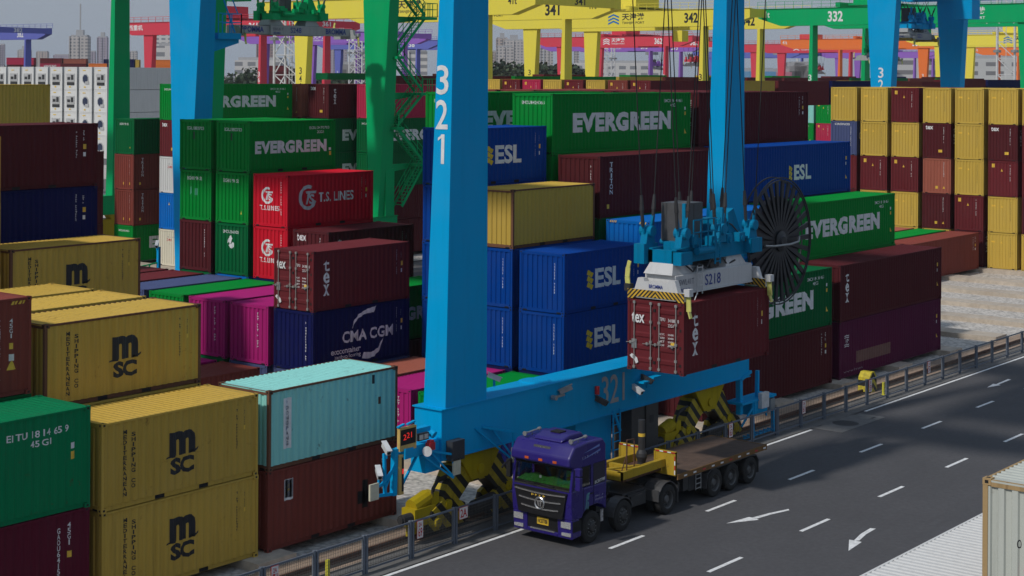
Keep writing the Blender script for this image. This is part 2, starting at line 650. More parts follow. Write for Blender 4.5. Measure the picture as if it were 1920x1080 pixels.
@design('triton')
def _(L, H):
    return {'side': [('lettering', WHITE, stacked('TRITON', .95, H - .30, .22, .26, .20, .02)), ('sticker', YEL, rect(.62, .42, .78, .62))] + codes(L, H, WHITE),
            'end': endcode(WHITE, 1.85, H - .3, 15, 12) + [('sticker', YEL, rect(1.05, .42, 1.2, .62)), ('sticker', YEL, rect(1.85, .42, 1.98, .62))]}
@design('esl')
def _(L, H):
    x = 1.66 if L < 7 else 4.9
    q = []
    for i, (a, b) in enumerate(((0, .10), (.19, 0))):
        for j in range(3):
            z = .62 + b + j * .30
            q.append(poly([(x + a, z + .06), (x + a + .17, z - .03), (x + a + .26, z + .19), (x + a + .09, z + .28)]))
    q = [([(u, .90 + (w - .62) * .88) for u, w in v], f) for v, f in q]
    return {'side': [('logo', plain("logo_yellow", (.72, .50, .02), .6), join(*q)), big('ESL', x + .62, .92, x + 2.55, 1.78, .035)] + codes(L, H, WHITE, warn=L > 7),
            'end': endcode(WHITE, 1.85, H - .42, 21, 12)}
@design('eg20')
def _(L, H):
    return {'side': [big('EVERGREEN', .40, .93, 5.42, 1.58, .06, 1.1), ('lettering', WHITE, join(fit('EGSU 34 70 70 3', L - 1.85, H - .48, L - .42, H - .34, .012), fit('22G1', L - 1.3, H - .70, L - .85, H - .56, .012))),
                     ('sticker', YEL, rect(L - .42, .72, L - .3, .92)), ('code_mark', WHITE, rect(L - .44, .98, L - .31, 1.12))],
            'end': [('lettering', WHITE, fit('EGSU 38 07 03', .52, H - .52, 1.82, H - .36, .012)), ('stain', plain("dark_green_patch", (.0, .035, .012), .6), join(rect(1.0, H - 1.0, 1.16, H - .62)))]}
@design('eg40')
def _(L, H):
    return {'side': [big('EVERGREEN', 1.70, .98, 10.35, 1.95, .06, 1.1), ('lettering', WHITE, join(fit('EMCU 84 24 06 5', L - 2.5, H - .50, L - .75, H - .34, .012), fit('45G1', L - 1.9, H - .74, L - 1.35, H - .58, .012))),
                     ('sticker', YEL, rect(L - .55, H - 1.20, L - .42, H - 1.02)), ('code_mark', WHITE, rect(L - .56, H - .92, L - .43, H - .76)), ('warning_label', YEL, poly([(L - .6, .72), (L - .38, .72), (L - .5, .98)]))],
            'end': [('lettering', WHITE, fit('EMCU 84 24 06 5', .55, H - .52, 1.95, H - .36, .012)), ('warning_label', YEL, poly([(1.9, .6), (2.05, .6), (1.98, .82)]))]}
@design('eg_end')
def _(L, H):
    return {'side': [], 'end': [('lettering', WHITE, fit('EGHU 90 52', .55, H - .52, 1.70, H - .34, .012)), ('warning_label', YEL, poly([(1.8, .5), (1.95, .5), (1.88, .72)]))]}
@design('eg_patch')
def _(L, H):
    d = DES['eg_end'](L, H)
    d['end'] = d['end'][:1] + [('stain', plain("pale_green_patch", (.05, .28, .16), .6), join(poly([(.72, H - 1.3), (.92, H - 1.2), (.88, H - .85), (.76, H - .9)]), rect(1.15, H - 1.3, 1.36, H - .95)))]
    return d
@design('eg_g')
def _(L, H):
    g = join(poly([(1.02, 1.95), (1.16, 2.0), (1.24, 1.85), (1.16, 1.62), (1.02, 1.50), (.98, 1.66), (.9, 1.56), (.92, 1.75)]), poly([(.95, 1.48), (1.05, 1.36), (1.22, 1.34), (1.36, 1.45), (1.38, 1.58), (1.25, 1.66), (1.18, 1.56), (1.05, 1.6)]))
    return {'side': [], 'end': [('lettering', WHITE, fit('EMCU 36 10 0', .55, H - .50, 1.72, H - .34, .012)), ('logo', WHITE, g)]}
def ts(u, v, r):
    """round mark with two cut letters"""
    n = 26
    arc = lambda r0, r1, a, b: ([(u + q * math.cos(R(a + (b - a) * k / n)), v + q * math.sin(R(a + (b - a) * k / n))) for k in range(n + 1) for q in (r0, r1)],
                                [(2 * k, 2 * k + 1, 2 * k + 3, 2 * k + 2) for k in range(n)])
    T = poly([(u - .30 * r, v + .50 * r), (u + .95 * r, v + .50 * r), (u + .90 * r, v + .30 * r), (u - .22 * r, v + .30 * r)])
    T2 = poly([(u - .02 * r, v + .30 * r), (u + .22 * r, v + .30 * r), (u - .02 * r, v - .55 * r), (u - .28 * r, v - .55 * r)])
    S = fit('S', u + .12 * r, v - .55 * r, u + .68 * r, v + .24 * r, .03)
    return arc(.72 * r, r, 62, 340), join(T, T2, S)
RING = plain("silver_lettering", (0.60, 0.60, 0.62), .5)
@design('ts')
def _(L, H):
    d, c = ts(1.42, 1.45, .62)
    d2, c2 = ts(.98, 1.55, .42)
    return {'side': [('logo', RING, d), ('logo_mark', RING, c), big('T.S. LINES', 2.15, 1.18, 4.62, 1.66, .02)] + codes(L, H, WHITE, warn=False),
            'end': [('logo', WHITE, d2), ('logo_mark', WHITE, c2), big('T.S.LINES', .42, .82, 1.82, 1.06, .02)] + endcode(WHITE, 1.95, H - .3, 31, 14)}
@design('cma')
def _(L, H):
    sw = join(poly([(2.62, 1.58), (2.86, 1.95), (3.3, 2.20), (3.9, 2.32), (4.02, 2.42), (3.3, 2.36), (2.84, 2.12), (2.7, 1.9)]),
              poly([(3.30, .34), (3.5, .54), (4.0, .50), (4.45, .66), (4.7, .95), (4.55, .62), (4.1, .36), (3.7, .30)]))
    sw = poly([(2.36, 1.62), (2.70, 2.02), (3.18, 2.20), (3.74, 2.22), (3.92, 2.48), (3.30, 2.40), (2.78, 2.22), (2.52, 1.98)])
    sw2 = poly([(3.02, .26), (3.14, .52), (3.62, .46), (4.02, .60), (4.36, 1.02), (4.16, .50), (3.80, .26), (3.40, .20)])
    return {'side': [big('CMA CGM', 1.78, 1.06, 5.02, 1.56, .03), ('logo', WHITE, join(sw, sw2)), ('lettering', WHITE, join(fit('ecocontainer', 1.12, .62, 2.92, .86, .012), fit('bamboo flooring', 1.32, .36, 2.92, .58, .004)))] + codes(L, H, WHITE, warn=False),
            'end': endcode(WHITE, 1.95, H - .4, 41, 14)}
@design('df')
def _(L, H):
    return {'side': [('sign_panel', WHITE, rect(.66, .62, 1.0, 2.26)), ('lettering', NAVYT, stacked('DONGFANG', .83, 2.0, .13, .165, .15, .03)), ('code_mark', NAVYT, strip(.80, 2.2, 1, .12, .1, 4)),
                     ('code_mark', INK, rect(L - 1.25, H - .45, L - 1.15, H - .15)), ('sticker', RUSTY, rect(L - .95, 1.4, L - .82, 1.65))], 'end': []}
@design('efl')
def _(L, H):
    z = 1.60
    bgp = rect(.74, z, 1.12, z + .58)
    f = join(poly([(.80, z + .30), (.92, z + .42), (1.06, z + .54), (1.02, z + .42), (.9, z + .34)]), poly([(.80, z + .16), (.90, z + .28), (1.02, z + .34), (.98, z + .24), (.86, z + .2), (.80, z + .08)]))
    return {'side': [('sign_panel', WHITE, rect(.72, z - .08, 1.14, z + .60)), ('logo', plain("logo_navy", (.015, .02, .07)), bgp), ('logo_mark', YEL, f),
                     ('patch', BLACK, join(rect(4.15, .72, 4.75, 1.15), rect(4.35, .55, 4.62, 1.5))), ('code_mark', WHITE, strip(L - .72, H - .5, 12, .09, .07, 51))], 'end': []}
@design('eitu')
def _(L, H):
    return {'side': [('lettering', WHITE, join(fit('EI TU 18 14 65 9', L - 2.75, H - .62, L - .72, H - .42, .015), fit('45 G1', L - 2.0, H - .88, L - 1.3, H - .70, .015))),
                     big('EVERGREEN', 1.2, .98, L - 3.05, 1.85, .06, 1.1), ('sticker', YEL, rect(L - .66, H - 1.42, L - .52, H - 1.2)), ('code_mark', WHITE, rect(L - .66, H - 1.12, L - .52, H - .95))], 'end': []}
@design('gaou')
def _(L, H):
    return {'side': [('lettering', WHITE, join(stacked('GAOU641520 0', L - 1.02, H - .42, .15, .165, .09, .012), stacked('45G1', L - .68, H - .30, .15, .165, .09, .012))),
                     ('sticker', YEL, rect(L - .73, H - 1.3, L - .60, H - 1.12)), ('warning_label', YEL, poly([(L - .84, .72), (L - .5, .72), (L - .67, 1.02)]))], 'end': []}
@design('tcnu')
def _(L, H):
    return {'side': [('lettering', WHITE, join(stacked('TCNU756716 2', L - 1.08, H - .62, .13, .148, .09, .012), stacked('45G1', L - .68, H - .60, .13, .148, .09, .012))),
                     ('sticker', YEL, rect(L - .73, H - 1.5, L - .62, H - 1.32)), ('code_mark', WHITE, rect(L - .74, H - 1.85, L - .58, H - 1.65)), ('warning_label', YEL, poly([(L - .82, .78), (L - .5, .78), (L - .66, 1.08)])),
                     ('hazard_strip', YEL, join(*[poly([(L - .7 + k * .13, H - .2), (L - .62 + k * .13, H - .2), (L - .56 + k * .13, H - .1), (L - .64 + k * .13, H - .1)]) for k in range(4)]))], 'end': []}
@design('co')
def _(L, H):
    return {'side': [big('co', .02, 1.35, 1.25, 1.72, .03)] + codes(L, H, WHITE, x1=1.05, x2=.7, s=61, warn=False), 'end': []}
@design('plainm')
def _(L, H):
    return {'side': codes(L, H, WHITE, x1=1.05, x2=.7, s=71, warn=False), 'end': endcode(WHITE, 1.9, H - .4, 73, 12)}
@design('pink')
def _(L, H):
    return {'side': [], 'end': endcode(WHITE, 1.72, H - .30, 81, 13)}
@design('r2')
def _(L, H):
    w = [poly([(.62, 2.15 - k * .09), (.80, 2.19 - k * .09), (.98, 2.15 - k * .09), (1.12, 2.19 - k * .09), (1.12, 2.15 - k * .09), (.98, 2.11 - k * .09), (.80, 2.15 - k * .09), (.62, 2.11 - k * .09)]) for k in (0, 1, 5, 6)]
    return {'side': [('logo', WHITE, join(*w, fit('H', .70, 1.78, .84, 1.98), fit('M', .90, 1.78, 1.06, 1.98))), ('old_patch', plain("faded_patch", (.16, .075, .06)), rect(1.9, .62, 5.9, 1.22)),
                     ('code_mark', plain("faded_lettering", (.25, .2, .22)), join(fit('www hmm', .55, .25, 2.6, .38)))] + codes(L, H, WHITE), 'end': []}
@design('cronos')
def _(L, H):
    return {'side': [big('CRONOS', .5, 1.3, 4.5, 2.0, .02)], 'end': [('lettering', WHITE, fit('CRONOS', .38, H - .36, 1.78, H - .18, .02, 1.25))] + endcode(WHITE, 1.85, H - .45, 91, 14)}
@design('white_codes')
def _(L, H):
    return {'side': [], 'end': [('code_mark', plain("grey_lettering", (.3, .3, .32)), join(*[strip(1.0 + .13 * k, H - .52, 1, .12, .1, k) for k in range(10)])), ('lettering', REDT, fit('341', .95, H - .92, 1.5, H - .72, .02)), ('sticker', YEL, rect(1.9, .55, 2.05, .85))]}
@design('blue_end')
def _(L, H):
    return {'side': [], 'end': endcode(WHITE, 1.95, H - .2, 93, 13) + [('warning_label', YEL, poly([(1.1, H - .95), (1.24, H - .95), (1.2, H - .7)]))]}
@design('hazard')
def _(L, H):
    hz = join(*[poly([(u + k * .10, H - .12), (u + .05 + k * .10, H - .12), (u + .09 + k * .10, H - .02), (u + .04 + k * .10, H - .02)]) for u in (.2, 1.85) for k in range(4)])
    return {'side': [], 'end': endcode(WHITE, 1.95, H - .35, 95, 12), 'flat_end': [('hazard_strip', YEL, hz)]}
@design('white_yard')
def _(L, H):
    return {'side': [], 'end': [('lettering', INK, join(fit('0', .67, H - 1.22, .74, H - 1.06), fit('0', .84, H - 1.24, .91, H - 1.08))), ('logo', plain("pink_dot", (.62, .12, .2)), disc(.98, H - 1.62, .19)), ('lettering', INK, fit('4 0 0', 1.0, H - 1.26, 1.5, H - 1.1))]}
@design('reefer')
def _(L, H):
    return {'side': [], 'end': []}
@design('none')
def _(L, H):
    return {'side': [], 'end': []}

_dm = {}
def decals(dname, L, H, door):
    key = (dname, L, H, door)
    if key in _dm:
        return _dm[key]
    d = DES[dname](L, H)
    out = []
    flat = lambda x: -.026
    nob = lambda a, b: []
    for name, m, g in d.get('side', []):
        v, f = bent(g, prof_side, breaks_side, on_side)
        out.append((name, MB().add(v, f).mesh(name, [m], fix=False), 's'))
    for name, m, g in d.get('end', []):
        g = ([(CW - u, w) for u, w in g[0]], g[1])
        if door:
            v, f = bent(g, flat, nob, on_end)
        else:
            v, f = bent(g, prof_end, breaks_end, on_end)
        out.append((name, MB().add(v, f).mesh(name, [m], fix=False), 'e'))
    for name, m, g in d.get('flat_end', []):
        g = ([(CW - u, w) for u, w in g[0]], g[1])
        v, f = bent(g, lambda x: 0, nob, on_end)
        out.append((name, MB().add(v, f).mesh(name, [m], fix=False), 'e'))
    _dm[key] = out
    return out

N_CONT = 0
def container(x, y, z, L, H, m, dname='none', label='', group=None, door=False, lod=0, rustpost=None, roofm=None, sideless=False):
    global N_CONT
    N_CONT += 1
    if lod == 2:
        o = put('shipping_container', cmesh('box', L, H))
        o.location = (x, y, z)
        recolour(o, m)
        tag(o, label, 'shipping container', group)
        root = o
    else:
        root = empty('shipping_container', (x, y, z), label, 'shipping container', group)
        def part(nm, kind, loc=None, mm=None):
            o = put(nm, cmesh(kind, L, H) if kind != 'casting' else cmesh('casting', 0, 0), root, loc)
            if kind != 'rod':
                recolour(o, mm or m)
            return o
        part('side_panel', 'side')
        part('roof', 'roof', None, roofm)
        part('frame', 'frame' if lod == 0 else 'frame_c', None, rustpost)
        if door:
            w = (CW - .2) / 2
            for k in (0, 1):
                dd = part('door', 'door', (0, .10 + k * (w + .004), 0))
                for yy in ((.22, w - .18) if k == 0 else (.18, w - .22)):
                    r = put('lock_rod', cmesh('rod', L, H), dd, (0, yy, 0))
                    if (k == 0 and yy < .5) or (k == 1 and yy > .5):
                        r.scale = (1, -1 if False else 1, 1)
        else:
            part('end_panel', 'end')
        if lod == 0:
            for cx in (0, L - .174):
                for cy in (0, CW - .158):
                    for cz in (0, H - .118):
                        if cx > 0 and cy > 0 and cz == 0:
                            continue
                        part('corner_casting', 'casting', (cx, cy, cz), rustpost)
    for nm, me, w in decals(dname, L, H, door):
        put(nm, me, root)
    return root

# ---------------------------------------------------------------- container paints
C = {
 'msc': paint('paint_mustard', (.55, .36, .07), .55, .45, fade=.08),
 'yel': paint('paint_mustard_clean', (.55, .375, .07), .15, .2, fade=.07),
 'mar': paint('paint_maroon', (.135,.021,.026), .2, .3),
 'mard': paint('paint_dark_maroon', (.088,.016,.020), .25, .35),
 'wine': paint('paint_wine', (.11,.012,.028), .2, .3),
 'brn': paint('paint_brown', (.21,.05,.038), .5, .4),
 'brick': paint('paint_brick', (.36,.11,.075), .35, .35),
 'plum': paint('paint_plum', (.095,.012,.045), .25, .3),
 'navy': paint('paint_navy', (.006,.009,.075), .25, .4),
 'esl': paint('paint_blue', (.001, .05, .28), .05, .2, fade=.06),
 'blue': paint('paint_mid_blue', (.003, .14, .50), .05, .15),
 'eg': paint('paint_green', (.0, .23, .032), .12, .2, fade=.08),
 'egd': paint('paint_old_green', (.0, .12, .035), .3, .35),
 'egt': paint('paint_sea_green', (.002, .19, .072), .75, .35),
 'red': paint('paint_red', (.60, .010, .028), .06, .2, fade=.05),
 'pink': paint('paint_magenta', (.38, .015, .16), .05, .15, fade=.04),
 'teal': paint('paint_turquoise', (.28,.66,.61), .85, .4, fade=.04),
 'white': paint('paint_white', (.64,.64,.63), .2, .3, fade=.05),
 'cream': paint('paint_cream', (.66,.62,.50), .35, .3, fade=.05),
 'slate': paint('paint_slate', (.07,.09,.20), .4, .35),
 'orange': paint('paint_orange', (.75,.2,.04), .1, .2),
 'grey': paint('paint_grey', (.5,.5,.5), .1, .2),
 'crim': paint('paint_crimson', (.45,.03,.08), .1, .2),
 'gwhite': paint('paint_grey_white', (.50,.52,.47), .35, .3, fade=.04),
}
RUSTP = paint('rusted_post', (.16, .075, .045), 1.0, .5)
RUSTY_Y = paint('rusted_post_yellow', (.40, .27, .13), 1.0, .5)
NICE = {'msc': 'mustard yellow', 'yel': 'yellow', 'mar': 'maroon', 'mard': 'dark maroon', 'wine': 'wine red', 'brn': 'brown', 'brick': 'brick red', 'plum': 'plum', 'navy': 'navy blue',
        'esl': 'deep blue', 'blue': 'bright blue', 'eg': 'bright green', 'egd': 'dark green', 'egt': 'sea green', 'red': 'red', 'pink': 'magenta', 'teal': 'turquoise', 'white': 'white',
        'cream': 'cream', 'slate': 'slate blue', 'orange': 'orange', 'grey': 'grey', 'crim': 'crimson', 'gwhite': 'greyish white'}
ORD = ['bottom', 'second', 'third', 'fourth', 'fifth', 'sixth', 'seventh']
ZB = .32
RP = 2.82
def gx(k): return 29.5 + 6.5 * k
def gy(j): return 38.76 + RP * j
FX, FY = math.cos(R(38.72)), math.sin(R(38.72))
def depth(x, y): return x * FX + y * FY
def stack(x, y, L, items, nick, group=None, zb=ZB, skip=0, step=0.0):
    """items from the ground up: (height, colour, design, label or None, door)"""
    z = zb
    d = depth(x, y)
    for t, it in enumerate(items):
        h = SH if it[0] == 'S' else HC if it[0] == 'H' else it[0]
        if t >= skip and it[1]:
            dn = it[2] if len(it) > 2 and it[2] else None
            lab = it[3] if len(it) > 3 else None
            hidden = dn is None
            if not lab:
                lab = f"{NICE[it[1]]} container, {ORD[t]}{' tier' if t == 0 else ' from the ground'} in {nick}"
            lod = 2 if (hidden or d > 150) else (0 if d < 74 else 1)
            kw = it[5] if len(it) > 5 else {}
            container(x + rnd.uniform(-.02, .02), y + rnd.uniform(-.025, .025), z, L, h, C[it[1]], dn or 'none', lab, group, bool(it[4]) if len(it) > 4 else False, lod, **kw)
        z += h
GA = 'containers stacked in the near block'
GF = 'containers in the low wells of the near block'
# --- front row along the rail
stack(16.87, gy(0), L40, [('H', 'wine', 'gaou', 'wine red long container with vertical white code, under the rusty topped sea green one'),
                          ('H', 'egt', 'eitu', 'sea green long container with rusty roof and spaced white code, left foreground')], '', GA)
stack(gx(0), gy(0), L20, [('S', 'msc', 'msc', 'lower of the two front mustard containers with black logo, beside the fence'),
                          ('S', 'msc', 'msc', 'upper of the two front mustard containers with black logo, beside the turquoise one')], '', GA)
stack(gx(1), gy(0), L20, [('S', 'brn', 'efl', 'weathered brown container with small yellow and navy emblem, under the turquoise one', False, dict(rustpost=None)),
                          ('S', 'teal', 'df', 'rust spotted turquoise container with a white vertical name panel', False, dict(rustpost=RUSTP))], '', GA)
stack(gx(3), gy(0), L20, [('S', 'navy', 'none', 'navy container seen under the blue sill beam beside the truck cab')], '', GA)
stack(gx(5), gy(0), L40, [('H', 'mard', 'plainm', 'dark maroon long container under the green one, behind the hanging container'),
                          ('H', 'egd', 'eg40', 'green long container half hidden behind the hanging maroon container')], '', GA)
stack(gx(7), gy(0), L40, [('H', 'plum', 'r2', 'plum long container with wavy white mark and faded patch, on concrete pads by the fence'),
                          ('H', 'mard', 'tex', 'maroon long container with vertical white letters, on top of the plum one')], '', GA)
# --- second row
stack(16.87, gy(1), L40, [('H', 'brn'), ('H', 'egd'), ('H', 'brn', 'tcnu', 'brown long container with yellow warning triangle at the left edge')], 'the stack at the far left edge', GA)
stack(gx(0), gy(1), L20, [('S', 'msc'), ('S', 'msc', 'msc', 'mustard container mostly hidden under the rust streaked top one, left foreground'),
                          ('S', 'msc', 'msc', 'rust streaked mustard container with brown corner posts and large black logo', False, dict(rustpost=RUSTP))], 'the mustard stack behind the front row', GA)
stack(gx(3), gy(1), L20, [('S', 'eg', 'none', 'green container lying low behind the blue sill beam, only its roof and left end showing')], '', GA)
stack(gx(4), gy(1), L20, [('S', 'navy'), ('S', 'esl', 'esl', 'lower deep blue container with yellow diamonds, just above the sill beam'),
                          ('S', 'esl', 'esl', 'upper deep blue container with yellow diamonds, left of the spreader')], 'the blue stack above the sill beam', GA)
stack(gx(5), gy(1), L40, [('H', 'mard'), ('H', 'mar'), ('H', 'blue', 'hazard', 'bright blue container with striped top corners behind the spreader')], 'the stack behind the spreader', GA)
stack(gx(7), gy(1), L40, [('H', 'mar'), ('H', 'eg', 'eg40', 'green long container squeezed under the lettered one beside the cable reel'),
                          ('H', 'eg', 'eg40', 'bright green long container with full white wordmark right of the cable reel')], 'the green stack right of the cable reel', GA)
# --- third row
for j in (2, 3):
    stack(gx(0), gy(j), L20, [('S', 'msc'), ('S', 'msc'), ('S', 'msc', 'msc', ['', '', 'mustard container roof between two mustard neighbours, second row back', 'mustard container roof farthest back of three parallel mustard roofs'][j])], f'the mustard stack {("", "", "two", "three")[j]} rows behind the front', GA)
stack(gx(2), gy(6), L20, [('S', 'pink', 'pink', 'magenta container roof low beside the rusty post of the mustard stack')], '', GF)
stack(gx(2), gy(5), L20, [('S', 'brn', 'none', 'brown container lying low in front of the two magenta ends')], '', GF)
stack(gx(3), gy(2), L20, [('S', 'pink', 'pink', 'magenta container low beside the blue crane leg, behind the turquoise one')], '', GF)
stack(gx(3), gy(3), L20, [('S', 'brick', 'none', 'brick red container roof low between the navy lettered one and the crane leg')], '', GF)
stack(gx(4), gy(2), L20, [('S', 'navy'), ('S', 'esl', 'esl', 'lower deep blue container right of the crane leg, under two others'), ('S', 'esl', 'esl', 'deep blue container directly beneath the dirty yellow one'),
                          ('S', 'yel', 'none', 'dirty yellow container with brown corner post on the blue stack', False, dict(rustpost=RUSTP))], 'the blue stack right of the crane leg', GA)
stack(gx(5), gy(2), L40, [('H', 'mar'), ('H', 'mard'), ('H', 'egd', 'none', 'dark green container under the long maroon one with vertical letters'),
                          ('H', 'mard', 'triton', 'long maroon container with vertical white serif name, under the big green one')], 'the long maroon stack', GA)
stack(gx(7), gy(2), L40, [('H', 'mard'), ('H', 'mar'), ('H', 'navy'), ('H', 'esl', 'esl', 'long deep blue container with yellow diamonds right of the second crane leg')], 'the stack under the long blue one', GA)
stack(gx(4), gy(3), L20, [('S', 'esl', 'none', 'bottom deep blue end peeking out left of the crane leg'), ('S', 'esl', 'none', 'second deep blue end up, peeking out left of the crane leg'),
                          ('S', 'esl', 'none', 'middle deep blue end peeking out left of the crane leg'), ('S', 'esl', 'none', 'fourth deep blue end up, peeking out left of the crane leg'),
                          ('S', 'esl', 'esl', 'topmost deep blue container with yellow diamonds, right of the crane numbers')], '', GA)
stack(gx(5), gy(3), L40, [('H', 'mar'), ('H', 'mard'), ('H', 'eg', 'eg40', 'green container end third up beneath the big lettered green one'), ('H', 'eg', 'eg40', 'green long container right beneath the big lettered green one'),
                          ('H', 'eg', 'eg40', 'large bright green long container with full wordmark on top, upper centre')], 'the tall green stack', GA)
stack(gx(7), gy(3), L40, [('H', 'mard'), ('H', 'mar'), ('H', 'mard'), ('H', 'mard', 'plainm', 'dark maroon long container between the blue roof and the top maroon one'),
                          ('H', 'mard', 'plainm', 'plain dark maroon long container on top, right of the second crane leg')], 'the tall maroon stack', GA)
# --- rows further back
stack(gx(3), gy(4), L20, [('S', 'slate', 'none', 'slate container under the navy one with the white swoosh'), ('S', 'navy', 'cma', 'navy container with white swoosh and seven large letters'),
                          ('S', 'mar', 'texdoor', 'maroon container with closed doors and lock rods on top of the navy one', True)], '', GA)
stack(gx(3), gy(5), L20, [('S', 'slate', 'none', 'slate container beneath the nearer magenta one'), ('S', 'pink', 'pink', 'nearer magenta container end, left of the navy one with the swoosh')], '', GA)
stack(gx(3), gy(6), L20, [('S', 'egd', 'none', 'green container beneath the farther magenta one'), ('S', 'pink', 'pink', 'farther magenta container end, left of its twin')], '', GA)
stack(gx(3), gy(7), L20, [('S', 'navy'), ('S', 'eg', 'eg_end', 'green container with bare roof behind the magenta pair')], 'the well behind the magenta pair', GF)
stack(gx(3), gy(8), L20, [('S', 'navy'), ('S', 'slate', 'none', 'slate blue container roof behind the bare green roof')], 'the well behind the bare green roof', GF)
stack(gx(3), gy(9), L20, [('S', 'navy'), ('S', 'mar', 'none', 'maroon container roof nearest to the slate blue roof')], 'the well behind the slate roof', GF)
stack(gx(3), gy(10), L20, [('S', 'navy'), ('S', 'mar', 'none', 'maroon container roof farthest back in the low well')], 'the last row of the low well', GF)
stack(gx(1), gy(5), L20, [('H', 'msc'), ('H', 'msc'), ('H', 'msc', 'msc', 'dirty mustard container below the navy one at the left edge', False, dict(rustpost=RUSTP))], 'the mustard stack under the navy one', GA)
stack(gx(1), gy(6), L20, [('H', 'mard'), ('S', 'mard'), ('S', 'mard', 'none', 'dark container just below the scratched navy one at left'), ('S', 'navy', 'co', 'scratched navy container under the maroon one at the left edge'),
                          ('S', 'mard', 'plainm', 'maroon container with white side codes on top at the left edge')], 'the tall stack at the left', GA)
stack(gx(0), gy(5), L20, [('S', 'msc'), ('S', 'msc'), ('S', 'msc', 'none', 'third yellow container up in the sliver at the left border'), ('S', 'msc', 'none', 'fourth yellow container up in the sliver at the left border'),
                          ('S', 'msc', 'none', 'topmost yellow container sliver at the left border')], 'the yellow sliver at the left border', GA)
stack(gx(4), gy(5), L20, [('S', 'mard', 'none', 'dark maroon container beneath the shaded green one left of the crane leg'), ('S', 'eg', 'eg20', 'green container in a gap left of the crane leg, partly showing its wordmark')], '', GA)
stack(gx(4), gy(6), L20, [('S', 'mard'), ('S', 'mard'), ('S', 'mard', 'texend', 'dark maroon container with white letters behind the one with doors')], 'the dark maroon stack behind the doors', GA)
stack(gx(4), gy(7), L20, [('S', 'navy'), ('S', 'navy'), ('S', 'red', 'ts', 'lower red container with round mark, partly hidden'), ('S', 'red', 'ts', 'upper red container with round mark and full white name')], 'the red stack', GA)
stack(gx(4), gy(8), L20, [('S', 'navy'), ('S', 'blue', 'none', 'blue container whose roof shows below the green one with the swirl'), ('S', 'egd', 'eg_g', 'dark green container end with a white swirl mark'),
                          ('S', 'eg', 'eg_end', 'plain green container end between the swirl mark and the wordmark container'), ('S', 'eg', 'eg20', 'green short container with full wordmark left of centre')], 'the green stack by the red ones', GA)
stack(gx(4), gy(9), L20, [('S', 'mard'), ('S', 'egd', 'none', 'green container under the lone dark maroon end'), ('S', 'mard', 'plainm', 'dark maroon container end under two green ends'),
                          ('S', 'eg', 'eg_patch', 'green container end with two pale patches'), ('S', 'eg', 'eg20', 'topmost green container end with dark patches, left of its twin')], 'the green stack by the camera pole', GA)
stack(gx(5), gy(5), L40, [('H', 'egd'), ('H', 'egd'), ('H', 'egd'), ('H', 'eg', 'none', 'green container end under another, beside the blue numbered leg'), ('H', 'eg', 'eg40', 'green container end on top, peeking out left of the blue numbered leg')], 'the green stack behind the numbered leg', GA)
for j, nm in ((4, 'first'), (5, 'second'), (6, 'third')):
    stack(gx(7), gy(j), L40, [('H', 'mard')] * 4 + [('H', 'mar', 'none', f'maroon roof, {nm} behind the big lettered green container')], f'the maroon row {nm} behind the green one', GA, skip=3)
for j, nm in ((7, 'right'), (8, 'left')):
    stack(gx(7), gy(j), L40, [('H', 'mard')] * 3 + [('H', 'brn', 'none', f'brown container end below the {nm} one beside the big green container'), ('H', 'brn', 'none', f'{nm} brown container end on top beside the big green container')], f'the {nm} brown stack', GA, skip=2)
# --- the wall of ends at the right
GW = 'container ends in the right-hand wall'
XW = gx(15)
W_ = [
 (3, ['yel', 'mard', 'mar', 'mar', 'yel'], 'cut off border column'),
 (4, ['yel', 'yel', 'mar', 'mard', 'yel'], 'first column from the right'),
 (5, ['mard', 'mar', 'yel', 'yel', 'yel'], 'second column from the right'),
 (6, ['yel', 'mard', 'brick', 'mard', 'yel'], 'third column from the right'),
 (7, ['yel', 'yel', 'mar', 'yel', 'mar'], 'fourth column from the right'),
 (8, ['yel', 'yel', 'mar', 'yel', 'yel'], 'fifth column from the right'),
 (9, ['mard', 'mard', 'mar', 'slate', 'yel'], 'leftmost column'),
]
W_DES = {'yel': 'yend', 'mar': 'mend', 'mard': 'texend', 'brick': 'mend2', 'slate': 'cronos'}
for j, cs, nm in W_:
    its = []
    for t, c in enumerate(cs):
        if j == 9 and t < 2 or j == 8 and t < 1 or j == 7 and t < 1:
            its.append(('H', c))
        else:
            pos = ['bottom', 'second from bottom', 'middle', 'second from top', 'top'][t]
            its.append(('H', c, 'mend2' if (c == 'mard' and t == 1) else W_DES[c], f'{NICE[c]} end, {pos}, {nm} of the right wall'))
    stack(XW, gy(j), L40, its, f'the {nm} of the right wall', GW)
stack(gx(13), gy(5), L40, [('H', 'brn', 'plainm', 'brown long container alone on the concrete pads before the right-hand wall')], '', GA)
stack(gx(13), gy(6), L40, [('H', 'eg', 'none', 'low green container roof before the right-hand wall')], '', GA)
stack(gx(13), gy(7), L40, [('H', 'brick', 'none', 'low brick red container roof behind the green roof, before the right-hand wall')], '', GA)
